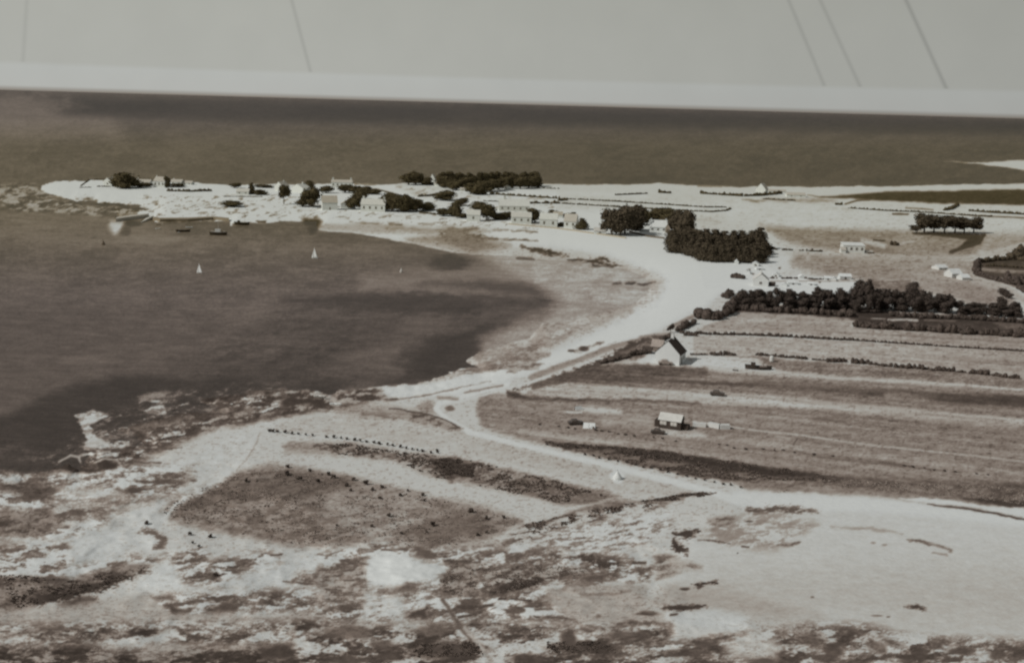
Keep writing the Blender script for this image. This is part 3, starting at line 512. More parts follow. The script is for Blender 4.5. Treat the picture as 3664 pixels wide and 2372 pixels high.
class MB:
    def __init__(s): s.v = []; s.f = []
    def add(s, vs, fs):
        n = len(s.v); s.v += [tuple(q) for q in vs]; s.f += [tuple(i+n for i in f) for f in fs]; return s
    def box(s, x0, x1, y0, y1, z0, z1):
        return s.add([(x0, y0, z0), (x1, y0, z0), (x1, y1, z0), (x0, y1, z0), (x0, y0, z1), (x1, y0, z1), (x1, y1, z1), (x0, y1, z1)],
                     [(0, 3, 2, 1), (4, 5, 6, 7), (0, 1, 5, 4), (1, 2, 6, 5), (2, 3, 7, 6), (3, 0, 4, 7)])
    def tube(s, pts, rad, n=6):
        rings = []; P = [Vector(p) for p in pts]
        for i, p in enumerate(P):
            d = (P[min(i+1, len(P)-1)]-P[max(i-1, 0)]).normalized()
            a = d.cross(Vector((0.3, 0.9, 0.1))).normalized(); b = d.cross(a)
            rings.append([p+(a*math.cos(2*math.pi*k/n)+b*math.sin(2*math.pi*k/n))*rad[i] for k in range(n)])
        vs = [q for r in rings for q in r]; fs = []
        for i in range(len(P)-1):
            for k in range(n): fs.append((i*n+k, i*n+(k+1) % n, (i+1)*n+(k+1) % n, (i+1)*n+k))
        fs.append(tuple(range(n-1, -1, -1))); fs.append(tuple((len(P)-1)*n+k for k in range(n)))
        return s.add(vs, fs)
    def mesh(s, name, mat, smooth=False):
        me = bpy.data.meshes.new(name); me.from_pydata(s.v, [], s.f); me.validate(); me.update()
        if mat: me.materials.append(mat)
        if smooth:
            for p in me.polygons: p.use_smooth = True
        return me
    def build(s, name, mat, parent=None, **k): return link(name, s.mesh(name, mat), parent, **k)
MATS = {}
def mat(T, fm=0.0, rough=0.9, var=0.18, scale=1.5, spec=0.1):
    key = (round(T), round(fm*2)/2, rough, var, scale)
    if key in MATS: return MATS[key]
    m = bpy.data.materials.new("tone_%d" % len(MATS)); m.use_nodes = True; t = m.node_tree; bs = t.nodes['Principled BSDF']
    al = albedo(np.array([float(T)]), key[1])[0]
    g = N(t, 'ShaderNodeTexCoord'); n_ = N(t, 'ShaderNodeTexNoise'); n_.inputs['Scale'].default_value = scale; n_.inputs['Detail'].default_value = 4
    t.links.new(g.outputs['Object'], n_.inputs['Vector'])
    r = N(t, 'ShaderNodeValToRGB'); t.links.new(n_.outputs[0], r.inputs[0])
    r.color_ramp.elements[0].position = .3; r.color_ramp.elements[1].position = .7
    r.color_ramp.elements[0].color = (*[c*(1-var) for c in al], 1); r.color_ramp.elements[1].color = (*[min(.88, c*(1+var)) for c in al], 1)
    t.links.new(r.outputs[0], bs.inputs['Base Color']); bs.inputs['Roughness'].default_value = rough; bs.inputs['Specular IOR Level'].default_value = spec
    MATS[key] = m; return m
def surfmat(name, rough, spec, bump, bscale, detail):
    m = bpy.data.materials.new(name); m.use_nodes = True; t = m.node_tree; bs = t.nodes['Principled BSDF']
    at_ = N(t, 'ShaderNodeAttribute', attribute_name='surface'); g = N(t, 'ShaderNodeTexCoord')
    n_ = N(t, 'ShaderNodeTexNoise'); n_.inputs['Scale'].default_value = bscale; n_.inputs['Detail'].default_value = 6
    t.links.new(g.outputs['Object'], n_.inputs['Vector'])
    k = math_(t, 'ADD', math_(t, 'MULTIPLY', n_.outputs[0], detail), 1-detail/2)
    s = N(t, 'ShaderNodeVectorMath', operation='SCALE'); t.links.new(at_.outputs['Color'], s.inputs[0]); t.links.new(k, s.inputs['Scale'])
    t.links.new(s.outputs[0], bs.inputs['Base Color'])
    bp = N(t, 'ShaderNodeBump'); bp.inputs['Strength'].default_value = bump; bp.inputs['Distance'].default_value = .3
    t.links.new(n_.outputs[0], bp.inputs['Height']); t.links.new(bp.outputs[0], bs.inputs['Normal'])
    bs.inputs['Roughness'].default_value = rough; bs.inputs['Specular IOR Level'].default_value = spec
    return m
# ------------------------------------------------------------------ ground and sea sheets
STEP = 3.3
A = np.arange(-2350, 2351, STEP)
Vv = [1.2, 2.0, 3.0, 4.5, 6.5, 9]
while Vv[-1] < 2460: Vv.append(Vv[-1]+min(STEP, 2.6 if Vv[-1] < 700 else STEP))
Vv = np.array(Vv); na, nv = len(A), len(Vv)
ga, gv = np.meshgrid(A, Vv); gb = gv-VH
GX = ga*cr-gb*sr+W0/2; GY = ga*sr+gb*cr+H0/2
gx = GX.ravel(); gy = GY.ravel()
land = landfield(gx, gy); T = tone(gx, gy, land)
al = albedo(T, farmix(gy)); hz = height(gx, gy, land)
def sheet(name, z, keep, mat_):
    v = gv.ravel(); k = (CH-z)/v
    V = np.stack([ga.ravel()*k*1.0, FPX*k/1.0, z], -1)
    # exact ray / height intersection in level axes
    a_, b_ = ga.ravel(), gb.ravel()
    d = Fv[None]*FPX+Rv[None]*a_[:, None]-Uv[None]*b_[:, None]
    t = (z-CH)/d[:, 2]; V = np.stack([d[:, 0]*t, d[:, 1]*t, z], -1)
    idx = np.arange(na*nv).reshape(nv, na)
    F = np.stack([idx[1:, :-1], idx[1:, 1:], idx[:-1, 1:], idx[:-1, :-1]], -1).reshape(-1, 4)
    F = F[keep[F].any(1)]
    used = np.zeros(na*nv, bool); used[F.ravel()] = True
    rm = np.cumsum(used)-1
    me = arr_mesh(name, V[used], rm[F], mat_, True)
    c = me.color_attributes.new('surface', 'FLOAT_COLOR', 'POINT')
    c.data.foreach_set('color', np.concatenate([al[used], np.ones((used.sum(), 1))], 1).astype(np.float32).ravel())
    return tag(link(name, me), kind='structure')
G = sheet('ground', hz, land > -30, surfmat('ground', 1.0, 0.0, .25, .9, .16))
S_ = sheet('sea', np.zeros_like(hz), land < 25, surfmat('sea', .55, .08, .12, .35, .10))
# ------------------------------------------------------------------ foliage
def leafcloud(n, fn, size, core=None):
    """n small four-cornered leaf clumps at points fn() -> (pos, outward)"""
    V = np.zeros((n*4, 3)); 
    for i in range(n):
        p, o = fn(); p = np.array(p); o = np.array(o, float)+rng.normal(0, .55, 3); o /= np.linalg.norm(o)+1e-6
        a = np.cross(o, rng.normal(0, 1, 3)); a /= np.linalg.norm(a)+1e-6; b = np.cross(o, a)
        s = size*rng.uniform(.6, 1.4)
        for k, (u, w) in enumerate(((-1, -.5), (.3, -1), (1, .5), (-.3, 1))):
            V[i*4+k] = p+a*u*s*rng.uniform(.6, 1.1)+b*w*s*rng.uniform(.6, 1.1)
    F = np.arange(n*4).reshape(-1, 4); return V, F
def blob(c, r, sub=2, seed=0):
    vs = []; fs = []; nu, nw = 12, 7
    for i in range(nw+1):
        th = math.pi*i/nw
        for j in range(nu):
            ph = 2*math.pi*j/nu
            k = 1+.20*math.sin(3*ph+seed)*math.sin(2*th+seed*2)+.17*math.sin(12.9*i+78.2*(j % nu)+seed*5)+.10*math.sin(5*ph+seed*3)
            vs.append((c[0]+r[0]*k*math.sin(th)*math.cos(ph), c[1]+r[1]*k*math.sin(th)*math.sin(ph), c[2]+r[2]*k*math.cos(th)))
    for i in range(nw):
        for j in range(nu): fs.append((i*nu+j, (i+1)*nu+j, (i+1)*nu+(j+1) % nu, i*nu+(j+1) % nu))
    return np.array(vs), np.array(fs)
def crown_mesh(kind, seed, n=650):
    """unit tree: height 1, width 1"""
    r = random.Random(seed); lobes = []
    if kind == 'stem':
        for k in range(9):
            a = r.uniform(0, 6.28); q = r.uniform(.05, .30); lobes.append((q*math.cos(a), q*math.sin(a), r.uniform(.42, .84), r.uniform(.17, .26)))
        lobes.append((0, 0, .64, .36))
    elif kind == 'broad':
        for k in range(13):
            a = r.uniform(0, 6.28); q = r.uniform(.08, .34); zz_ = r.uniform(.18, .84); lobes.append((q*math.cos(a)*(1.15-.6*max(0, zz_-.5)), q*math.sin(a)*(1.15-.6*max(0, zz_-.5)), zz_, r.uniform(.16, .25)))
        lobes.append((0, 0, .5, .42))
    elif kind == 'pine':
        for k in range(7): lobes.append((r.uniform(-.07, .07), r.uniform(-.07, .07), .16+.115*k, .46*(1-k/8.5)+.03))
    elif kind == 'lean':
        for k in range(6): lobes.append((-.5+.16*k, r.uniform(-.1, .1), .3+.06*k, .12+.03*k))
    elif kind == 'tall':
        for k in range(8):
            a = r.uniform(0, 6.28); q = r.uniform(.05, .25); lobes.append((q*math.cos(a), q*math.sin(a), r.uniform(.25, .85), r.uniform(.16, .26)))
    else:
        for k in range(7):
            a = r.uniform(0, 6.28); q = r.uniform(.05, .32); lobes.append((q*math.cos(a), q*math.sin(a), r.uniform(.2, .62), r.uniform(.2, .34)))
    wts = [l[3]**2 for l in lobes]
    def fn():
        l = r.choices(lobes, wts)[0]
        d = Vector((r.gauss(0, 1), r.gauss(0, 1), r.gauss(0, 1))).normalized()
        q = l[3]*r.uniform(.66, 1.28)
        zs = .38 if kind == 'pine' else .8
        return (l[0]+d.x*q, l[1]+d.y*q, max(.02, min(1.02, l[2]+d.z*q*zs))), d
    V, F = leafcloud(n, fn, .042)
    for i, l in enumerate(lobes):
        zs = .38 if kind == 'pine' else .72
        bv, bf = blob((l[0], l[1], l[2]), (l[3]*.68, l[3]*.68, l[3]*zs*.86), seed=seed+i)
        bv[:, 2] = np.maximum(bv[:, 2], .01)
        F = np.concatenate([F, bf+len(V)]); V = np.concatenate([V, bv])
    return V, F
CR = {}
def crown(kind, var, fm, T=64):
    key = (kind, var, round(fm*2)/2, T)
    if key not in CR:
        V, F = crown_mesh(kind, hash((len(kind), var)) % 1000+var, 300 if kind == 'bush' else 1500)
        CR[key] = arr_mesh('crown', V, F, mat(T, fm, .95, .16, 3.0, .05))
    return CR[key]
TK = {}
def trunk(kind, fm):
    key = (kind, round(fm*2)/2)
    if key not in TK:
        m = MB()
        m.tube([(0, 0, -.03), (.005, 0, .2), (-.01, .01, .5), (0, 0, .78)], [.045, .032, .022, .01], 7)
        for k in range(4):
            a = k*1.7+.4; m.tube([(0, 0, .3+.07*k), (.12*math.cos(a), .12*math.sin(a), .45+.07*k), (.24*math.cos(a), .24*math.sin(a), .55+.06*k)], [.018, .012, .005], 5)
        TK[key] = m.mesh('trunk', mat(62, fm, .95, .25, 6))
    return TK[key]
cnt = [0]
def tree(kind, t, x, y, w, h, label, group=None, T=64, z=None):
    px, py = P1(t, x, y); k = TL[t][2]; p = at(px, py, z); s = mpp(p); cnt[0] += 1
    fm = float(farmix(py)); wm, hm = w/k*s*(1.15 if kind == 'broad' else 1), h/k*s
    nm = {'stem': 'broadleaf_tree', 'broad': 'broadleaf_tree', 'pine': 'pine_tree', 'tall': 'tree', 'lean': 'wind_bent_tree', 'bush': 'bush'}[kind]
    o = link(nm, None, None, p, random.uniform(0, 6.28) if kind != 'lean' else 0, (wm, wm, hm*1.02)); o.empty_display_size = .3
    tag(o, label, 'bush' if kind == 'bush' else 'tree', group)
    link('crown', crown(kind, cnt[0] % 4, fm, T), o)
    link('trunk', trunk(kind, fm), o)
    return o
def bush(t, x, y, w, h, label, group=None, T=62):
    px, py = P1(t, x, y); k = TL[t][2]; p = at(px, py); s = mpp(p); cnt[0] += 1
    o = link('bush', crown('bush', cnt[0] % 4, float(farmix(py)), T), None, p, random.uniform(0, 6.28), (w/k*s, w/k*s, h/k*s*1.1))
    return tag(o, label, 'bush', group)
def hedge(t, s, h, label, wid=None, T=70, group=None):
    pts = PL(t, s); k = TL[t][2]; hp = h/k
    W = [at(*p) for p in pts]; rnd = random.Random(len(label)+int(pts[0][0]))
    V = []; F = []; bvs = MB(); n = 0; base = W[0].copy()
    fm = float(farmix(pts[0][1]))
    for i in range(len(W)-1):
        a, b = W[i], W[i+1]; L_ = (b-a).length; sc = mpp((a+b)/2); H = hp*sc; w = wid*sc if wid else H*.9
        d = (b-a).normalized(); q = Vector((-d.y, d.x, 0))
        st = max(H*.55, sc*3); m = max(1, int(L_/st))
        for j in range(m+1):
            c = a+(b-a)*(j/m)+q*rnd.gauss(0, w*.22); hh = H*rnd.uniform(.5, 1.25); ww = w*rnd.uniform(.6, 1.3)
            if hp < 12 and rnd.random() < .1: continue
            bv, bf = blob((c.x-base.x, c.y-base.y, c.z-base.z+hh*.42), (max(st*.75, ww*.5), max(ww*.5, st*.4), hh*.55), seed=rnd.random()*9)
            F.append(bf+n); V.append(bv); n += len(bv)
            nl = 40 if hp > 8 else 12
            def fn():
                dd = Vector((rnd.gauss(0, 1), rnd.gauss(0, 1), abs(rnd.gauss(0, 1)))).normalized()
                return (c.x-base.x+dd.x*max(st*.8, ww*.55), c.y-base.y+dd.y*ww*.6, c.z-base.z+hh*.4+dd.z*hh*.6), dd
            lv, lf = leafcloud(nl, fn, max(H*.11, sc*1.0)); F.append(lf+n); V.append(lv); n += len(lv)
    me = arr_mesh('hedge', np.concatenate(V), np.concatenate(F), mat(T, fm, .95, .3, .8, .05))
    return tag(link('hedge', me, None, base), label, 'hedge', group)
# ------------------------------------------------------------------ buildings
def house(name, t, x, y, w, h, d, yaw, label, cat='house', wallT=172, roofT=150, ridge='side', rf=.42, win=0, door=False, chim=1, group=None, winT=66, over=.25, pane=None, doorx=.0, lean=0, roofR=.9):
    """x, y: middle of the front wall at the ground; w, h: size in photo units; d: depth in metres; ridge 'side' (slope faces us) or 'front' (gable faces us)"""
    px, py = P1(t, x, y); k = TL[t][2]; p = at(px, py); s = mpp(p); fm = float(farmix(py))
    wm, hm = w/k*s, h/k*s; hw = hm*(1-rf); z0 = -.6
    o = link(name, None, None, p, math.radians(yaw)); tag(o, label, cat, group)
    mw = mat(wallT, fm, .9, .06, .8); mr_ = mat(roofT, fm, roofR, .12, 1.2); X = wm/2
    m = MB()
    if ridge == 'side':
        m.add([(-X, 0, z0), (X, 0, z0), (X, d, z0), (-X, d, z0), (-X, 0, hw), (X, 0, hw), (X, d, hw), (-X, d, hw), (-X, d/2, hm), (X, d/2, hm)],
              [(0, 1, 5, 4), (2, 3, 7, 6), (1, 2, 6, 9, 5), (3, 0, 4, 8, 7), (0, 3, 2, 1), (4, 5, 9, 8), (6, 7, 8, 9)])
    elif ridge == 'front':
        m.add([(-X, 0, z0), (X, 0, z0), (X, d, z0), (-X, d, z0), (-X, 0, hw), (X, 0, hw), (X, d, hw), (-X, d, hw), (0, 0, hm), (0, d, hm)],
              [(0, 1, 5, 8, 4), (2, 3, 7, 9, 6), (1, 2, 6, 5), (3, 0, 4, 7), (0, 3, 2, 1), (5, 6, 9, 8), (7, 4, 8, 9)])
    else:
        m.box(-X, X, 0, d, z0, hw)
    m.build('wall', mw, o)
    r = MB(); th = .14; ov = over
    def slab(a, b, c_, e_):                     # quad with thickness th along z
        q = [Vector(v) for v in (a, b, c_, e_)]
        r.add([v+Vector((0, 0, .03)) for v in q]+[v+Vector((0, 0, .03+th)) for v in q], [(3, 2, 1, 0), (4, 5, 6, 7), (0, 1, 5, 4), (1, 2, 6, 5), (2, 3, 7, 6), (3, 0, 4, 7)])
    if ridge == 'side':
        sl_ = (hm-hw)/(d/2)
        slab((-X-ov, -ov, hw-ov*sl_), (X+ov, -ov, hw-ov*sl_), (X+ov, d/2, hm), (-X-ov, d/2, hm))
        slab((X+ov, d+ov, hw-ov*sl_), (-X-ov, d+ov, hw-ov*sl_), (-X-ov, d/2+.002, hm), (X+ov, d/2+.002, hm))
    elif ridge == 'front':
        sl_ = (hm-hw)/X
        slab((X+ov, -ov*.4, hw-ov*sl_), (X+ov, d+ov, hw-ov*sl_), (0, d+ov, hm), (0, -ov*.4, hm))
        slab((-X-ov, d+ov, hw-ov*sl_), (-X-ov, -ov*.4, hw-ov*sl_), (-.002, -ov*.4, hm), (-.002, d+ov, hm))
    else:
        r.add([(-X-ov, -ov, hw), (X+ov, -ov, hw), (X+ov, d+ov, hm), (-X-ov, d+ov, hm), (-X-ov, -ov, hw+th), (X+ov, -ov, hw+th), (X+ov, d+ov, hm+th), (-X-ov, d+ov, hm+th)],
              [(3, 2, 1, 0), (4, 5, 6, 7), (0, 1, 5, 4), (1, 2, 6, 5), (2, 3, 7, 6), (3, 0, 4, 7)])
    ro = r.build('roof', mr_, o)
    cw = max(.35, wm*.035)
    spots = {0: [], 1: [-.62], 2: [-.86, .86]}[chim]
    for q in spots:
        c = MB()
        if ridge == 'side': cx, cy = q*X, d/2
        else: cx, cy = 0, d*(.75 if q < 0 else .9)
        c.box(cx-cw, cx+cw, cy-cw*.8, cy+cw*.8, hm-.6, hm+cw*2.6); c.box(cx-cw*1.2, cx+cw*1.2, cy-cw, cy+cw, hm+cw*2.6, hm+cw*3.0)
        c.build('chimney', mw, ro)
    ww = wm/(win*2.0+1.4) if win else 1; wh = hw*.38
    wx = [X*(-1+2*(i+.5)/win) for i in range(win)] if win else []
    for i, cx in enumerate(wx):
        a = min(ww*.5, .62)
        f = MB(); zc = hw*.56; f.box(cx-a-.1, cx+a+.1, -.06, .02, zc-wh/2-.1, zc-wh/2); f.box(cx-a-.1, cx+a+.1, -.06, .02, zc+wh/2, zc+wh/2+.1)
        f.box(cx-a-.1, cx-a, -.06, .02, zc-wh/2, zc+wh/2); f.box(cx+a, cx+a+.1, -.06, .02, zc-wh/2, zc+wh/2); f.box(cx-.03, cx+.03, -.06, .02, zc-wh/2, zc+wh/2)
        fo = f.build('window', mw, o)
        MB().box(cx-a, cx+a, -.035, .015, zc-wh/2, zc+wh/2).build('pane', mat(winT, fm, .3, .05, 1, .4), fo)
    if door:
        cx = doorx*X; dm = MB().box(cx-.45, cx+.45, -.05, .02, 0, min(2.0, hw*.85)); dm.build('door', mat(74, fm), o)
    return o
# the big white house beside the road
hp = at(*P1('z1', 900, 1385)); hs = mpp(hp); HW = 7.9; he = 3.5; hh = 7.4; hd = 7.2
H = link('house', None, None, hp, math.radians(-24)); tag(H, 'tall white gable house with a dark roof beside the beach road', 'house')
X = HW/2
MB().add([(-X, 0, -.6), (X, 0, -.6), (X, hd, -.6), (-X, hd, -.6), (-X, 0, he), (X, 0, he), (X, hd, he), (-X, hd, he), (0, 0, hh), (0, hd, hh)],
         [(0, 1, 5, 8, 4), (2, 3, 7, 9, 6), (1, 2, 6, 5), (3, 0, 4, 7), (0, 3, 2, 1), (5, 6, 9, 8), (7, 4, 8, 9)]).build('wall', mat(178, 0, .9, .03, .5), H)
R = MB(); sl_ = (hh-he)/X
for sx in (1, -1):
    q = [(sx*(X+.35), -.12, he-.35*sl_+.03), (sx*(X+.35), hd+.2, he-.35*sl_+.03), (sx*.002, hd+.2, hh+.03), (sx*.002, -.12, hh+.03)]
    R.add(q+[(a, b, c+.16) for a, b, c in q], [(3, 2, 1, 0), (4, 5, 6, 7), (0, 1, 5, 4), (1, 2, 6, 5), (2, 3, 7, 6), (3, 0, 4, 7)])
RO = R.build('roof', mat(58, 0, .85, .2, 2), H)
MB().box(-.45, .45, hd*.62, hd*.62+.8, hh-.7, hh+1.5).box(-.53, .53, hd*.62-.08, hd*.62+.88, hh+1.5, hh+1.62).build('chimney', mat(172, 0), RO)
MB().box(X-.01, X+.05, 2.2, 3.1, .1, 2.0).build('door', mat(60, 0), H)
for yy in (4.4,):
    fo = MB().box(X-.01, X+.05, yy, yy+1, 1.1, 2.3).build('window', mat(160, 0), H); MB().box(X+.02, X+.07, yy+.12, yy+.88, 1.2, 2.2).build('pane', mat(60, 0, .3), fo)
# lean-to and sheds behind its left corner
house('shed', 'z1', 590, 1000, 330, 330, 3.2, -20, 'low pale-roofed shed against the left side of the gable house', 'shed', 110, 132, 'side', .5, chim=0)
house('shed', 'z1', 290, 1070, 260, 190, 3.0, -14, 'small dark shed left of the pale-roofed shed by the road', 'shed', 64, 62, 'side', .5, chim=0)
# tarred hut with pale roof
p = at(*P1('z2', 560, 560)); s = mpp(p); hut = link('hut', None, None, p, math.radians(-24)); tag(hut, 'black timber hut with a pale roof and two light windows', 'hut')
w2 = 600/7.4375*s/2; wh = 2.35; rh = 3.6; hd = 3.1; mk = mat(56, 0, .8, .15, 3); 
MB().add([(-w2, 0, -.5), (w2, 0, -.5), (w2, hd, -.5), (-w2, hd, -.5), (-w2, 0, wh), (w2, 0, wh), (w2, hd, wh), (-w2, hd, wh), (-w2, hd/2, rh), (w2, hd/2, rh)],
         [(0, 1, 5, 4), (2, 3, 7, 6), (1, 2, 6, 9, 5), (3, 0, 4, 8, 7), (0, 3, 2, 1), (4, 5, 9, 8), (6, 7, 8, 9)]).build('wall', mk, hut)
R = MB(); sl_ = (rh-wh)/(hd/2)
for a, b in ((-.3, hd/2), (hd+.3, hd/2+.002)):
    z_ = wh-.3*sl_+.03; q = [(-w2-.2, a, z_), (w2+.15, a, z_), (w2+.15, b, rh+.03), (-w2-.2, b, rh+.03)]
    R.add(q+[(i, j, k_+.12) for i, j, k_ in q], [(0, 1, 2, 3), (7, 6, 5, 4), (4, 5, 1, 0), (5, 6, 2, 1), (6, 7, 3, 2), (7, 4, 0, 3)])
R.build('roof', mat(165, 0, .8, .08, 1), hut)
for cx in (-.60*w2, .34*w2):
    f = MB().box(cx-.85, cx+.85, -.05, .02, .95, 2.15).build('window', mat(150, 0), hut); MB().box(cx-.75, cx-.03, -.09, .01, 1.05, 2.05).box(cx+.03, cx+.75, -.09, .01, 1.05, 2.05).build('pane', mat(160, 0, .3), f)
MB().box(-.32, .32, -.06, .02, -.1, 1.9).build('door', mat(66, 0), hut)
MB().box(-w2-1.3, -w2+.01, .7, 2.8, -.4, 1.75).build('side_shed', mk, hut)
MB().box(w2-.01, w2+1.6, 1.0, 3.0, -.4, 1.2).build('store_box', mk, hut)
# low white walls beyond the hut
def wall(t, s, h, th, T_, label):
    pts = [at(*q) for q in PL(t, s)]; b = pts[0].copy(); m = MB()
    for i in range(len(pts)-1):
        a, c = pts[i]-b, pts[i+1]-b; d = (c-a).normalized(); q = Vector((-d.y, d.x, 0))*th/2; u = Vector((0, 0, h)); dn = Vector((0, 0, -.4))
        m.add([a-q+dn, c-q+dn, c+q+dn, a+q+dn, a-q+u, c-q+u, c+q+u, a+q+u], [(0, 3, 2, 1), (4, 5, 6, 7), (0, 1, 5, 4), (1, 2, 6, 5), (2, 3, 7, 6), (3, 0, 4, 7)])
    n = 'wall'; return tag(m.build(n, mat(T_, float(farmix(PL(t, s)[0][1])), .9, .1, 1), None, loc=b), label, 'wall')
wall('z2', '1180 470 1530 500', .9, 1.1, 172, 'short white wall next to the black hut')
wall('z2', '1600 480 1900 545 2150 545', 1.1, 1.3, 172, 'longer white wall ending the row beyond the black hut')
# ------------------------------------------------------------------ tents and cars
def tent(t, x, y, w, h, dm, yaw, label, kind='ridge', T_=178):
    px, py = P1(t, x, y); k = TL[t][2]; p = at(px, py); s = mpp(p); wm, hm = w/k*s, h/k*s; fm = float(farmix(py))
    o = link('tent', None, None, p, math.radians(yaw)); tag(o, label, 'tent'); X = wm/2; m = MB()
    if kind == 'ridge':
        m.add([(-X, 0, -.1), (X, 0, -.1), (X, dm, -.1), (-X, dm, -.1), (-X*.95, dm/2, hm), (X*.95, dm/2, hm)], [(0, 1, 5, 4), (2, 3, 4, 5), (1, 2, 5), (3, 0, 4), (0, 3, 2, 1)])
    elif kind == 'gable':
        m.add([(-X, 0, -.1), (X, 0, -.1), (X, dm, -.1), (-X, dm, -.1), (0, .1, hm), (0, dm-.1, hm)], [(0, 1, 4), (2, 3, 5), (1, 2, 5, 4), (3, 0, 4, 5), (0, 3, 2, 1)])
    else:
        n = 12; vs = [(X*1.0*math.cos(6.2832*i/n), X*math.sin(6.2832*i/n), -.1) for i in range(n)]+[(X*.96*math.cos(6.2832*i/n), X*.96*math.sin(6.2832*i/n), hm*.28) for i in range(n)]+[(X*.4*math.cos(6.2832*i/n), X*.4*math.sin(6.2832*i/n), hm*.68) for i in range(n)]+[(0, 0, hm)]
        fs = [(i, (i+1) % n, n+(i+1) % n, n+i) for i in range(n)]+[(n+i, n+(i+1) % n, 2*n+(i+1) % n, 2*n+i) for i in range(n)]+[(2*n+i, 2*n+(i+1) % n, 3*n) for i in range(n)]
        m.add(vs, fs)
    m.build('canvas', mat(T_, fm, .9, .04, 2), o)
    po = MB(); po.tube([(0, 0 if kind == 'bell' else -.02, 0), (0, 0 if kind == 'bell' else -.02, hm+.18)], [.05, .04], 6); po.build('pole', mat(80, fm), o)
    if kind != 'bell': MB().box(-.25 if kind == 'gable' else X*.55, .25 if kind == 'gable' else X*.9, -.04, .02, 0, hm*.5).build('flap', mat(84, fm), o)
    return o
tent('v7', 2000, 26, 66, 62, 3, 0, 'white bell tent alone on the pale dune by the road', 'bell', 174)
tent('z3', 400, 520, 180, 150, 2.2, -60, 'tiny white tent with dark side in upper field left of the hut', 'gable')
tent('z3', 960, 1250, 480, 190, 2.4, -8, 'long white ridge tent in the field left of the black hut', 'ridge', 180)
def car(t, x, y, yaw, L_, label, T_=58, old=True):
    px, py = P1(t, x, y); p = at(px, py); fm = float(farmix(py)); o = link('parked_car', None, None, p, math.radians(yaw)); tag(o, label, 'car')
    k = L_/4.2; W = .8; pr = [(-2.05, .35), (-2.0, .85), (-1.3, .95), (-1.0, 1.5), (.35, 1.55), (.75, .98), (1.9, .9), (2.1, .6), (2.1, .35)]
    m = MB(); n = len(pr)
    for y_, q in ((-W, 1), (W, 1)): pass
    vs = [(a*k, -W*(.86 if b > 1.2 else 1)*k, b*k) for a, b in pr]+[(a*k, W*(.86 if b > 1.2 else 1)*k, b*k) for a, b in pr]
    m.add(vs, [(i, i+1, n+i+1, n+i)[::-1] for i in range(n-1)]+[(n-1, 0, n, 2*n-1)[::-1], tuple(range(n)), tuple(range(2*n-1, n-1, -1))])
    m.build('body', mat(T_, fm, .35, .06, 1, .5), o)
    for q in (-1, 1): MB().box(-.85*k, .3*k, q*W*.9*k-.02, q*W*.9*k+.02, 1.02*k, 1.4*k).build('side_window', mat(110, fm, .2), o)
    MB().add([(.36*k, -W*.8*k, 1.5*k), (.36*k, W*.8*k, 1.5*k), (.8*k, W*.85*k, 1.02*k), (.8*k, -W*.85*k, 1.02*k), (.34*k, -W*.8*k, 1.45*k), (.34*k, W*.8*k, 1.45*k)], [(0, 3, 2, 1), (0, 1, 5, 4), (3, 4, 5, 2), (0, 4, 3), (1, 2, 5)]).build('windscreen', mat(140, fm, .2), o)
    for wx in (-1.35, 1.35):
        for wy in (-W, W):
            q = MB(); q.tube([(wx*k, wy*k-.09, .33*k), (wx*k, wy*k+.09, .33*k)], [.34*k, .34*k], 14); q.build('wheel', mat(56, fm), o)
    for wy in (-.55, .55): q = MB(); q.tube([(2.08*k, wy*k, .7*k), (2.16*k, wy*k, .7*k)], [.12*k, .1*k], 8); q.build('headlight', mat(165, fm, .2), o)
    return o
car('z3', 430, 1085, 14, 3.9, 'dark parked car in the field left of the long white tent')
car('z2', 250, 680, -12, 3.6, 'dark parked car in front of the black hut')
car('u4', 1585, 155, -10, 4.2, 'dark parked car alone on the pale strip above the black hut', 62)
car('z1', 850, 1400, -4, 4.6, 'pale open-topped car parked at the foot of the gable house wall', 128)
# ------------------------------------------------------------------ boats
def hullmesh(L_, B, D_, z0=0.0, sheer=.25):
    st = 11; rows = []; m = MB()
    for i in range(st):
        u = i/(st-1)*2-1; wv = max(.02, (1-abs(u)**2.4))**.7 if u > 0 else max(.35, 1-abs(u)**3*.6)
        if u >= .999: wv = .02
        top = D_*(1+sheer*u*u); x_ = u*L_/2; b_ = B/2*wv; rows.append([(x_, -b_, z0+top), (x_*.97, -b_*.75, z0+D_*.35), (x_*.92, 0, z0-.25), (x_*.97, b_*.75, z0+D_*.35), (x_, b_, z0+top), (x_*.96, b_*.82, z0+top-.02), (x_*.9, b_*.6, z0+D_*.4), (x_*.9, -b_*.6, z0+D_*.4), (x_*.96, -b_*.82, z0+top-.02)])
    n = len(rows[0]); vs = [q for r in rows for q in r]
    fs = [(i*n+k, i*n+(k+1) % n, (i+1)*n+(k+1) % n, (i+1)*n+k) for i in range(st-1) for k in range(n)]
    fs += [tuple(range(n))[::-1], tuple((st-1)*n+k for k in range(n))]
    return m.add(vs, fs)
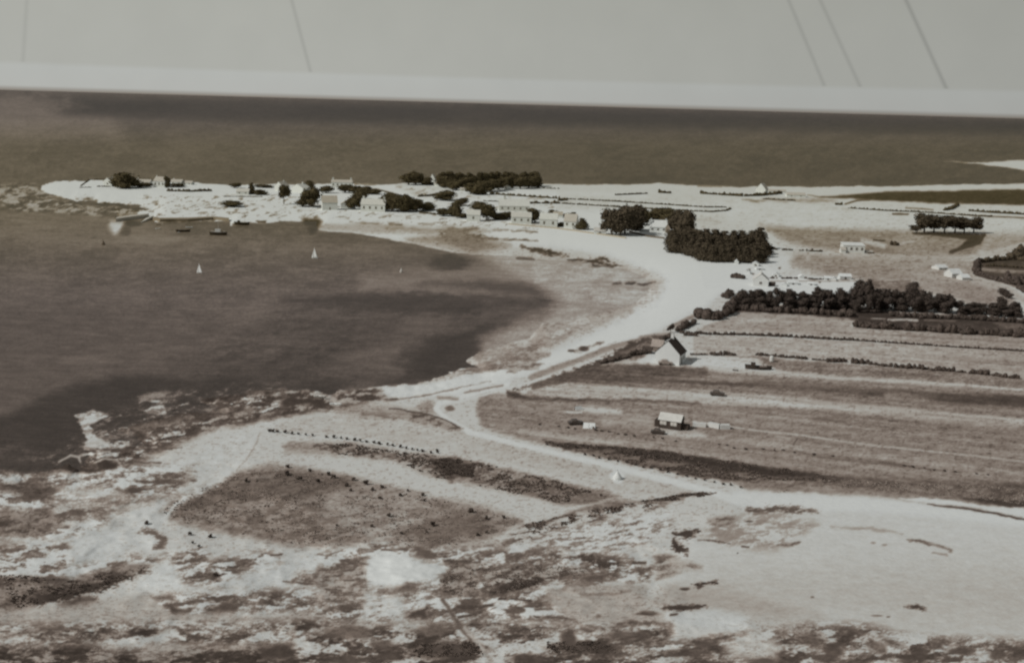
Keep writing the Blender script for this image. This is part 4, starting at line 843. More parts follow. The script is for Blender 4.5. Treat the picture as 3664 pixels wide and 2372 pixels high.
def boat(t, x, y, w, yaw, label, T_=60, kind='row', hh=None, z=0.0, name=None):
    px, py = P1(t, x, y); k = TL[t][2]; p = at(px, py, z); s = mpp(p); L_ = w/k*s; fm = float(farmix(py))
    nm = name or {'row': 'rowing_boat', 'sail': 'sailing_boat', 'launch': 'motor_boat', 'hulk': 'fishing_boat', 'buoy': 'buoy'}[kind]
    o = link(nm, None, None, p, math.radians(yaw)); tag(o, label, 'boat')
    B = L_*.34; D_ = max(.45, L_*.13)
    hullmesh(L_, B, D_, sheer=.35).build('hull', mat(T_, fm, .6, .08, 2), o, )
    if kind in ('row', 'hulk'):
        for q in (-.25, .12): MB().box(q*L_-.12, q*L_+.12, -B*.4, B*.4, D_*.72, D_*.78).build('thwart', mat(130, fm), o)
    if kind == 'hulk':
        MB().box(-L_*.28, -L_*.12, -B*.28, B*.28, D_*.5, D_*2.0).build('wheelhouse', mat(62, fm), o)
        MB().box(L_*.05, L_*.3, -B*.3, B*.3, D_*.7, D_*1.15).build('hatch', mat(112, fm), o)
        mm = MB(); mm.tube([(L_*.18, 0, D_*.5), (L_*.18, 0, D_*2.6)], [.08, .05], 6); mm.build('mast', mat(70, fm), o)
    if kind == 'launch':
        MB().box(-L_*.2, L_*.14, -B*.33, B*.33, D_*.7, D_*2.1).build('cabin', mat(176, fm), o); MB().box(-L_*.22, L_*.17, -B*.36, B*.36, D_*2.1, D_*2.25).build('cabin_roof', mat(176, fm), o)
        MB().box(L_*.14-.02, L_*.14+.05, -B*.27, B*.27, D_*1.4, D_*1.9).build('windscreen', mat(70, fm), o)
        mm = MB(); mm.tube([(0, 0, D_*2.2), (0, 0, hh/k*s)], [.07, .04], 6); mm.build('mast', mat(170, fm), o)
    if kind == 'sail':
        hm = hh/k*s; mm = MB(); mm.tube([(L_*.1, 0, D_*.5), (L_*.1, 0, hm)], [.09, .05], 6); mm.build('mast', mat(150, fm), o)
        def sail(nm, P_, T2=182):
            m = MB(); n = 6; g = []
            a, b, c = [Vector(q) for q in P_]
            for i in range(n+1):
                for j in range(n+1-i):
                    u, v = i/n, j/n; q = a*(1-u-v)+b*u+c*v; q.y += .34*hm*.16*math.sin(math.pi*min(1, v+.02))*(1-u); g.append((i, j, q))
            ix = {(i, j): q for q, (i, j, _) in enumerate(g)}; N_ = len(g)
            vs = [q for _, _, q in g]+[q+Vector((0, .03, 0)) for _, _, q in g]; fs = []
            for i in range(n):
                for j in range(n-i):
                    f = [(ix[i, j], ix[i+1, j], ix[i, j+1])]
                    if j < n-i-1: f.append((ix[i+1, j], ix[i+1, j+1], ix[i, j+1]))
                    for q in f: fs.append(q); fs.append(tuple(N_+r for r in q[::-1]))
            m.add(vs, fs); m.build(nm, mat(T2, fm, .9, .03, 1), o)
        sail('mainsail', [(L_*.08, 0, D_*1.5), (L_*.08, 0, hm*.98), (-L_*.46, 0, D_*1.6)])
        sail('jib', [(L_*.13, 0, D_*1.3), (L_*.12, 0, hm*.78), (L_*.47, 0, D_*1.25)])
        mm = MB(); mm.tube([(L_*.08, 0, D_*1.45), (-L_*.47, 0, D_*1.55)], [.06, .04], 6); mm.build('boom', mat(120, fm), o)
    return o
boat('t1', 1700, 1142, 60, 155, 'white-sailed dinghy nearer the left edge of the bay', 150, 'sail', 92)
boat('t2', 300, 1012, 58, 160, 'white-sailed dinghy further right, below the dark tree reflection', 176, 'sail', 96)
boat('t1', 1860, 800, 125, 4, 'white cabin boat with mast moored off the quay', 150, 'launch', 110)
boat('t1', 1860, 812, 150, 2, 'long dark rowing boat alongside the white cabin boat', 58)
boat('t1', 1560, 785, 120, 24, 'dark moored boat left of the white cabin boat', 60, 'row')
boat('t1', 1612, 752, 60, 14, 'white dinghy behind the dark moored boat', 178)
boat('t1', 1522, 792, 26, 60, 'tiny white punt at the stern of the dark moored boat', 178)
boat('t1', 1345, 762, 44, 2, 'small white boat afloat under the quay edge', 180)
boat('t1', 1350, 728, 40, 8, 'small dark boat drawn up at the quay edge', 110)
boat('t1', 2060, 722, 130, 6, 'dark barge lying on the shore right of the moored boats', 64, 'hulk', z=.3)
boat('u3', 480, 238, 110, -14, 'pale boat lying among the dark shore rocks', 176, 'row', z=.8)
boat('z4', 1090, 930, 1430, -7, 'large dark fishing boat laid up on the grass right of the gable house', 57, 'hulk', z=1.35)
boat('t5', 1740, 1138, 50, -20, 'little dark punt on the grass left of the laid-up fishing boat', 62, 'row', z=1.3)
boat('u3', 345, 170, 120, -20, 'low pale punt on the rocks above the pale boat', 165, 'row', z=.7)
def buoy(t, x, y, w, h, T_, label, z=0):
    px, py = P1(t, x, y); k = TL[t][2]; p = at(px, py, z); s = mpp(p); r = w/k*s/2; h_ = h/k*s; fm = float(farmix(py))
    o = link('buoy', None, None, p); tag(o, label, 'buoy')
    m = MB(); m.tube([(0, 0, -.3), (0, 0, .1), (0, 0, h_*.35), (0, 0, h_*.75)], [r*.8, r, r*.9, r*.25], 12); m.build('float', mat(T_, fm, .5, .05), o)
    m = MB(); m.tube([(0, 0, h_*.7), (0, 0, h_)], [r*.16, r*.16], 6); m.build('staff', mat(T_, fm), o)
buoy('t2', 1037, 1130, 24, 44, 160, 'pale buoy floating in the middle of the bay'); buoy('t1', 880, 895, 30, 44, 84, 'dark buoy floating left of the stone pier')
# white tank behind the laid-up boat
p = at(*P1('z4', 1790, 520), 1.4); s = mpp(p); m = MB(); r_ = 110/14.875*s; h_ = 340/14.875*s
o = link('water_tank', None, None, p); tag(o, 'upright white tank behind the laid-up fishing boat', 'tank')
m.tube([(0, 0, .2), (0, 0, .3), (0, 0, h_*.8), (0, 0, h_*.95), (0, 0, h_)], [r_*.9, r_, r_, r_*.7, r_*.2], 16); m.build('tank_body', mat(170, 0, .7, .04), o)
q = MB(); q.tube([(0, 0, h_*.95), (0, 0, h_+.25)], [.06, .06], 6); q.build('vent_pipe', mat(90, 0), o); MB().box(-r_*.7, r_*.7, -r_*.7, r_*.7, -.2, .22).build('plinth', mat(140, 0), o)
# stone pier and slipway
def block(name, pts, ztop, label, cat, T_, fm=1, zb=-1.0, batter=.0):
    b = pts[0].copy(); b.z = 0; n = len(pts); m = MB()
    vs = [(q.x-b.x, q.y-b.y, zb) for q in pts]+[(q.x-b.x, q.y-b.y, ztop[i] if isinstance(ztop, list) else ztop) for i, q in enumerate(pts)]
    m.add(vs, [tuple(range(n))[::-1], tuple(range(n, 2*n))]+[(i, (i+1) % n, n+(i+1) % n, n+i) for i in range(n)])
    return tag(m.build(name, mat(T_, fm, .9, .12, .5), None, loc=b), label, cat)
q = [at(*P1('z6', a, b), 0) for a, b in ((170, 268), (620, 205), (740, 185), (760, 172), (620, 182), (200, 235))]
block('pier', q, 2.0, 'long narrow stone pier running out from the spit quay', 'pier', 150)
q = [at(*P1('z6', a, b), 0) for a, b in ((610, 285), (820, 225), (835, 205), (700, 215))]
block('slipway', q, [.2, 2.0, 2.0, .3], 'stone slipway sloping into the water beside the pier', 'slipway', 160)
q = [at(*P1('z6', a, b), 0) for a, b in ((825, 245), (955, 268), (1200, 262), (1450, 262), (1900, 232), (2180, 260), (2180, 240), (1900, 212), (1450, 235), (960, 238), (830, 220))]
block('quay_wall', q, 1.6, 'dark stone quay wall along the spit harbour', 'wall', 110)
# ------------------------------------------------------------------ houses on the spit, left to right
h_ = house
h_('house', 't1', 915, 400, 86, 74, 9, -18, 'white house half hidden left of the big round tree on the spit', ridge='front', chim=1, win=1)
h_('house', 't1', 1205, 384, 140, 42, 8, 0, 'low white house right of the big round tree on the spit', ridge='side', rf=.5, win=3)
h_('house', 't1', 1355, 405, 104, 84, 10, -12, 'tall white house standing alone between low houses on the spit tip', ridge='side', rf=.4, win=3, chim=2)
h_('house', 't1', 1497, 382, 96, 40, 8, -5, 'white cottage with dark yard wall, right of the tall spit house', ridge='side', rf=.45, win=2)
h_('cottage', 't1', 1590, 384, 84, 30, 7, -5, 'smallest white cottage at the right end of the spit tip group', ridge='side', rf=.5, win=2, chim=0)
h_('cottage', 't1', 2065, 468, 106, 48, 7, 0, 'low pale cottage left of the narrow dark tree on the spit', ridge='side', rf=.5, win=2, roofT=160)
h_('house', 't1', 2372, 440, 90, 80, 9, -30, 'steep white gable house right of the narrow dark tree', ridge='front', rf=.5)
h_('house', 't2', 150, 452, 140, 72, 9, -35, 'white house with a lit gable left of the small round trees', ridge='front', rf=.45, roofT=165)
h_('long_house', 't2', 530, 408, 176, 62, 8, 4, 'long white two-storey house standing against the sea', 'house', ridge='side', rf=.3, win=5, chim=2)
h_('house', 't2', 430, 600, 128, 118, 9, 14, 'white boathouse with a broad grey roof on the harbour front', 'house', ridge='side', rf=.45, roofT=142, chim=0, win=0, door=True)
h_('cottage', 't2', 560, 585, 72, 56, 6, 8, 'small white outhouse right of the broad grey roof', 'outhouse', ridge='front', rf=.4, chim=0, roofT=120)
h_('bungalow', 't2', 795, 614, 206, 104, 9, -3, 'wide white bungalow with end chimney against the dark tree belt', 'house', ridge='side', rf=.42, roofT=164, chim=2, win=4)
h_('white_tower', 't2', 1300, 372, 44, 78, 4, -20, 'slender white tower house between the two dark woods', 'tower', ridge='front', rf=.5, chim=0)
h_('cottage', 't2', 1345, 400, 60, 34, 5, -20, 'low white annexe at the foot of the slender tower house', 'cottage', ridge='side', rf=.4, chim=0)
h_('cottage', 't2', 1575, 440, 80, 28, 6, -4, 'small white cottage at the front edge of the long wood, left', 'cottage', ridge='side', rf=.5, chim=0, win=2)
h_('cottage', 't2', 1952, 428, 50, 34, 6, 20, 'small white gable in front of the long wood, right', 'cottage', ridge='front', rf=.5, chim=0)
h_('cottage', 't2', 2060, 402, 100, 32, 6, 10, 'pale cottage inside the right end of the long wood', 'cottage', ridge='side', rf=.5, chim=1, win=2, wallT=150)
h_('cottage', 't2', 1650, 696, 112, 92, 8, 0, 'square white cottage between round trees on the beach road', 'cottage', ridge='side', rf=.4, win=1, roofT=165)
h_('house', 't2', 2000, 610, 260, 98, 12, 3, 'broad pale-roofed house behind the beach-road cottages', 'house', ridge='side', rf=.55, roofT=168, win=5, chim=1, wallT=165)
h_('house', 't2', 2060, 715, 170, 92, 8, 2, 'white cottage row with three dark windows on the beach road', 'cottage', ridge='side', rf=.4, win=3, roofT=162, chim=1)
h_('house', 't2', 2290, 745, 150, 112, 9, -4, 'white two-window house right of the dark round trees', 'house', ridge='side', rf=.42, win=2, roofT=168, chim=1)
h_('house', 'y3', 1240, 770, 250, 270, 8, -12, 'grey-roofed house left of the pointed bush on the beach road', 'house', ridge='side', rf=.5, win=2, roofT=150, chim=1)
h_('cottage', 'y3', 1000, 560, 190, 110, 6, 0, 'small cottage roof behind the two-window house', 'cottage', ridge='side', rf=.5, roofT=140, chim=1)
h_('cottage', 'y3', 1850, 905, 240, 130, 7, -4, 'white cottage against the left side of the dark grove', 'cottage', ridge='side', rf=.45, win=1, roofT=160, chim=0)
h_('villa', 'y4', 800, 640, 430, 285, 9, -8, 'tall white villa with two chimneys under the arching trees', 'house', ridge='side', rf=.55, win=3, roofT=176, wallT=178, chim=2)
h_('villa_wing', 'y4', 1040, 655, 120, 210, 6, -8, 'dark-gabled wing on the right end of the white villa', 'house', ridge='front', rf=.4, wallT=120, roofT=90, chim=1, win=1)
wall('y4', '90 640 320 700 560 760 960 805', 1.0, .5, 84, 'low dark wall below the white villa lawn')
wall('y3', '0 700 420 740 900 780 1300 830 1700 890 2100 945 2380 985', .9, .5, 134, 'grey sea wall along the beach road in front of the cottages')
h_('white_tower', 't3', 1715, 458, 84, 84, 9, -30, 'white pointed-roof house alone by the far sea shore', 'house', ridge='front', rf=.55, chim=0)
h_('cottage', 't3', 1860, 452, 150, 26, 8, 0, 'low white farm building right of the far pointed-roof house', 'barn', ridge='side', rf=.5, chim=0)
h_('cottage', 't4', 440, 490, 160, 36, 8, 0, 'long low white building at the tip of the far dark field', 'barn', ridge='side', rf=.5, chim=0, win=2)
# right-hand fields
h_('bungalow', 't4', 930, 965, 180, 76, 8, -3, 'white flat-roofed bungalow with dark windows in the middle field', 'bungalow', ridge='flat', rf=.18, win=4, roofT=176, chim=0)
h_('shed', 't4', 842, 966, 40, 46, 4, 0, 'small white porch shed at the left end of the flat-roofed bungalow', 'shed', ridge='side', rf=.4, chim=0)
h_('shed', 't4', 1064, 968, 56, 22, 3, 0, 'low white lean-to right of the flat-roofed bungalow', 'shed', ridge='side', rf=.4, chim=0)
h_('cottage', 'z7', 190, 350, 290, 120, 6, 18, 'upper white cottage on the slope near the right edge', 'cottage', ridge='side', rf=.5, win=2, chim=0, roofT=176)
h_('cottage', 'z7', 560, 560, 330, 220, 6, 18, 'middle white cottage with a dark doorway near the right edge', 'cottage', ridge='side', rf=.5, door=True, chim=0, roofT=176, doorx=.3)
h_('shed', 'z7', 810, 632, 240, 150, 5, 12, 'lowest white shed on the slope near the right edge', 'shed', ridge='side', rf=.5, chim=0, roofT=178)
h_('house', 'z5', 600, 470, 270, 215, 8, -12, 'white gable house behind the tree row at the head of the beach', 'house', ridge='front', rf=.5, win=1, chim=1, roofT=165)
h_('shed', 'z5', 815, 470, 90, 66, 3, 0, 'small dark shed right of the white gable house', 'shed', 60, 62, 'side', .3, chim=0)
hs_ = [(180, 75, 60, 70, 'narrow white beach hut at the foot of the dark wood'), (510, 110, 110, 72, 'white beach hut under the right tip of the dark wood'), (590, 180, 120, 50, 'flat white beach hut above the gable house roof'),
       (870, 300, 110, 64, 'white hut left of the dotted fence'), (1340, 330, 90, 54, 'white hut midway along the dotted fence'), (1800, 360, 120, 60, 'twin-peaked white hut right of the dotted fence'), (1900, 370, 80, 56, 'narrow white hut next to the twin-peaked one'),
       (2110, 345, 200, 90, 'wide white hut at the left of the tall dark tree'), (370, 250, 90, 56, 'white hut between the dark bush and the gable house'), (1180, 440, 180, 60, 'long low white hut behind the tree row'), (1500, 450, 120, 50, 'low white hut with a small dark mark, behind the tree row'), (1020, 470, 100, 50, 'small white hut just right of the dark shed')]
for a, b, c_, d_, lb in hs_: h_('beach_hut', 'z5', a, b, c_, d_, 3.5, random.uniform(-20, 20), lb, 'hut', ridge='front' if c_ < 120 else 'side', rf=.45, chim=0, roofT=178, wallT=176, door=c_ > 100, group='white huts at the head of the beach')
# ------------------------------------------------------------------ trees
ORD = ['first', 'second', 'third', 'fourth', 'fifth', 'sixth', 'seventh', 'eighth', 'ninth', 'tenth', 'eleventh', 'twelfth', 'thirteenth', 'fourteenth', 'fifteenth', 'sixteenth', 'seventeenth', 'eighteenth', 'nineteenth', 'twentieth', 'twenty-first', 'twenty-second', 'twenty-third', 'twenty-fourth', 'twenty-fifth', 'twenty-sixth', 'twenty-seventh', 'twenty-eighth', 'twenty-ninth', 'thirtieth']+['thirty-'+q for q in ('first', 'second', 'third', 'fourth', 'fifth', 'sixth', 'seventh', 'eighth', 'ninth')]
oc = {}
def nth(lb):
    oc[lb] = oc.get(lb, -1)+1
    return lb+', '+ORD[min(oc[lb], 38)]+' from the left'
g1 = 'trees of the round dark grove by the villa'
for i, (x, y, w, h, d) in enumerate([(450, 812, 150, 205, 'leftmost round tree of the grove by the villa'), (520, 815, 170, 200, 'second round tree of the grove, low at the front'), (560, 800, 170, 225, 'tallest round tree of the grove by the villa'), (650, 775, 150, 190, 'round tree of the grove left of the villa lawn'), (690, 728, 120, 130, 'round tree just left of the villa roof'),
    (790, 700, 130, 90, 'tree behind the left chimney of the villa'), (870, 720, 150, 130, 'tree crown rising behind the middle of the villa'), (950, 740, 150, 135, 'tree crown rising behind the right end of the villa'), (1030, 790, 140, 175, 'round tree at the right shoulder of the villa'), (1060, 850, 150, 200, 'dark tree where the grove meets the pine wood')]):
    tree('broad', 't3', x, y, w*1.2, h*1.18, d, g1, z=1.5)
g2 = 'pines of the dense wood at the head of the beach'
lb2 = ['pine on the beach-side edge of the dense wood', 'pine in the dark middle of the dense wood', 'pine on the skyline of the dense wood']
for x in range(1120, 1720, 72): tree('pine', 't3', x+random.uniform(-15, 15), 930, 170, 182+random.uniform(-26, 20), nth(lb2[2]), g2)
for x in range(990, 1760, 70): tree('pine', 't3', x+random.uniform(-15, 15), 960+max(0, (x-990))*.03, 165, 165+random.uniform(-15, 15), nth(lb2[1]), g2)
for x, y in ((960, 905), (1010, 935), (1060, 965), (1120, 985), (1180, 1005), (1240, 1030), (1310, 1038), (1380, 1038), (1450, 1040), (1520, 1042), (1590, 1045), (1660, 1048), (1715, 1045)): tree('pine', 't3', x, y, 150, 155+random.uniform(-15, 15), nth(lb2[0]), g2)
for x, y, h in ((1735, 1000, 140), (1765, 975, 110), (1680, 960, 175), (1640, 950, 160)): tree('pine', 't3', x, y, 110, h, nth('pine at the ragged right-hand end of the dense wood'), g2)
prof = [(-120, 560), (-90, 500), (-40, 455), (0, 460), (50, 445), (100, 440), (150, 460), (210, 450), (290, 438), (350, 452), (410, 450), (470, 465), (540, 488), (590, 455), (630, 436), (700, 450), (740, 482), (790, 445), (850, 462), (890, 490), (930, 470), (1080, 440), (1140, 430), (1190, 445), (1250, 450), (1320, 455), (1390, 445), (1430, 440), (1500, 440), (1540, 470), (1620, 490), (1690, 480), (1760, 500), (1830, 545), (1900, 560), (1950, 555), (2020, 570), (2100, 555), (2170, 520), (2210, 570), (2270, 560), (2310, 600)]
g3 = 'trees of the long dark row between the fields'
for i, (x, tp) in enumerate(prof):
    by = 602 if x < 1000 else 602+(x-1000)*.05
    lb = 'dark tree in the long row, below the white huts' if x < 900 else 'dark tree in the long row, below the brown slope' if x < 1500 else 'dark tree in the low end of the long row'
    tree('pine' if i % 3 == 1 else 'tall', 't6', x, by, 128, by-tp+8, nth(lb), g3)
    if i % 2: tree('tall', 't6', x+18, by+14, 120, (by-tp)*.72, nth(lb.replace('dark tree', 'lower front tree')), g3)
tree('broad', 't6', 985, 605, 150, 268, 'tallest round tree of the long row, beside the huts', g3); tree('tall', 't6', 1040, 605, 120, 245, 'tall tree just right of the tallest one in the long row', g3)
for x, h, w in ((1060, 290, 120), (960, 150, 110), (1120, 190, 110)): tree('tall', 't6', x, 640, w, h*.8, nth('dark tree before the tallest one of the row'), g3)
tree('broad', 't6', 1425, 480, 100, 110, 'round tree on top of the brown slope behind the row', None)
tree('broad', 't6', 2200, 492, 80, 66, 'round tree left of the pale track at the right edge'); tree('broad', 't6', 2250, 520, 66, 56, 'smaller round tree touching the one by the pale track')
tree('tall', 't6', 2300, 640, 90, 100, 'tree at the far right end of the long row', None)
g4 = 'clump of trees on the open field'
for x, y, w, h, d in ((1465, 795, 90, 60, 'low shrubby tree at the left foot of the field clump'), (1530, 795, 150, 148, 'leftmost tall tree of the clump on the open field'), (1610, 795, 140, 140, 'second tree of the field clump'), (1700, 798, 150, 138, 'middle tree of the field clump, on a thick trunk'), (1790, 795, 140, 132, 'fourth tree of the field clump'), (1870, 797, 130, 120, 'fifth tree of the field clump'), (1950, 795, 120, 122, 'rightmost tree of the field clump')):
    tree('stem', 't4', x, y, w*1.35, h*1.08, d, g4)
for x, y, h in ((990, 870, 120), (1200, 905, 130), (1100, 900, 165), (1150, 905, 150), (1040, 880, 150)): tree('broad', 't3', x, y, 170, h, nth('dark tree joining the villa grove to the pine wood'), g1)
# trees of the spit
spit = [('t1', 1065, 412, 200, 128, 'broad', 'biggest round tree near the spit tip'), ('t1', 1170, 408, 80, 44, 'broad', 'low tree at the right foot of the biggest spit tree'), ('t1', 985, 400, 80, 60, 'broad', 'low tree at the left foot of the biggest spit tree'), ('t1', 1255, 402, 90, 34, 'broad', 'low dark tree before the low white house'),
      ('t1', 1432, 432, 60, 110, 'tall', 'narrow dark tree right of the tall spit house'), ('t1', 1510, 405, 100, 34, 'broad', 'flat dark tree in the cottage yard'), ('t1', 2000, 412, 80, 40, 'broad', 'small dark tree above the low pale cottage'), ('t1', 2140, 465, 64, 96, 'pine', 'narrow pointed dark tree on the spit'), ('t1', 2220, 470, 100, 44, 'broad', 'low spreading tree right of the narrow pointed one'), ('t1', 2240, 408, 120, 26, 'broad', 'flat dark tree behind the narrow pointed one'),
      ('t1', 1970, 572, 160, 44, 'broad', 'flat dark scrub tree on the harbour shore'), ('t2', 38, 550, 96, 150, 'stem', 'lollipop-shaped dark tree on a tall trunk'), ('t2', 250, 425, 90, 72, 'broad', 'round tree above the big dark spit tree'), ('t2', 275, 572, 150, 165, 'broad', 'big dark tree left of the broad grey roof'), ('t2', 195, 570, 110, 60, 'broad', 'low tree at the left foot of the big dark spit tree'), ('t2', 400, 455, 100, 62, 'broad', 'low tree behind the broad grey roof'),
      ('t2', 690, 505, 110, 74, 'broad', 'tree on the ridge behind the wide bungalow'), ('t2', 640, 592, 110, 118, 'broad', 'tree between the outhouse and the bungalow'), ('t2', 560, 452, 110, 66, 'broad', 'first tree of the low dark belt right of the long white house'), ('t2', 640, 458, 120, 66, 'broad', 'second tree of the low dark belt'), ('t2', 720, 462, 120, 62, 'broad', 'third tree of the low dark belt'), ('t2', 800, 465, 100, 44, 'broad', 'last and lowest tree of the low dark belt'),
      ('t2', 1100, 385, 130, 95, 'broad', 'left tree of the pair against the far sea'), ('t2', 1160, 385, 140, 110, 'broad', 'taller right tree of the pair against the far sea'), ('t2', 1250, 388, 100, 64, 'broad', 'small tree between the pair and the slender tower'), ('t2', 1420, 518, 150, 84, 'broad', 'spreading tree below the long wood'), ('t2', 1540, 562, 110, 60, 'broad', 'low round tree left of the arched tree'), ('t2', 1395, 650, 96, 66, 'broad', 'low round tree left of the square cottage'), ('t2', 1495, 655, 116, 112, 'broad', 'taller round tree left of the square cottage'),
      ('t2', 1550, 668, 84, 44, 'broad', 'low tree touching the square cottage'), ('t2', 1690, 612, 130, 76, 'broad', 'left half of the arched double tree'), ('t2', 1765, 684, 130, 140, 'broad', 'right half of the arched double tree'), ('t2', 1860, 682, 100, 58, 'broad', 'low tree right of the arched double tree'), ('t2', 1930, 680, 100, 66, 'broad', 'low tree left of the cottage row'), ('t2', 2175, 706, 110, 116, 'broad', 'dark tree at the right end of the cottage row'), ('t2', 2120, 702, 70, 50, 'broad', 'low dark tree before the cottage row'), ('t2', 2330, 640, 80, 40, 'broad', 'small tree behind the two-window house'),
      ('y3', 1480, 800, 260, 230, 'pine', 'pointed brown bush-like tree right of the grey-roofed house'), ('y3', 1290, 545, 110, 90, 'broad', 'small round tree behind the grey-roofed house'), ('y3', 1160, 560, 120, 90, 'broad', 'small dark tree left of the small round one'), ('y3', 1060, 740, 180, 80, 'broad', 'low tree in the yard left of the grey-roofed house')]
for t, x, y, w, h, kd, lb in spit: tree(kd, t, x, y, w*1.12, h*1.08, lb)
for x in range(905, 1290, 52):
    u = (x-905)/385; tree('broad', 't2', x, 618-30*abs(u-.35), 128, 68+92*math.sin(math.pi*min(1, u+.25))**.7, nth('tree of the dense dark belt right of the wide bungalow'), 'trees of the dense belt beside the bungalow')
for x in range(1380, 2200, 62):
    tree('tall', 't2', x+random.uniform(-8, 8), 395, 112, 112+random.uniform(-8, 10), nth('tree at the back of the long wood, against the sea'), 'trees of the long wood on the spit')
for x, y in ((1395, 402), (1450, 412), (1510, 430), (1570, 420), (1630, 462), (1690, 470), (1740, 445), (1800, 440), (1860, 430), (1920, 415), (1980, 400), (2050, 418), (2120, 412), (2165, 402)):
    tree('broad', 't2', x, y, 130, 102, nth('tree at the front of the long wood, facing the fields'), 'trees of the long wood on the spit')
tree('lean', 'z1', 1010, 430, 200, 330, 'bare dark wind-bent tree behind the gable house roof')
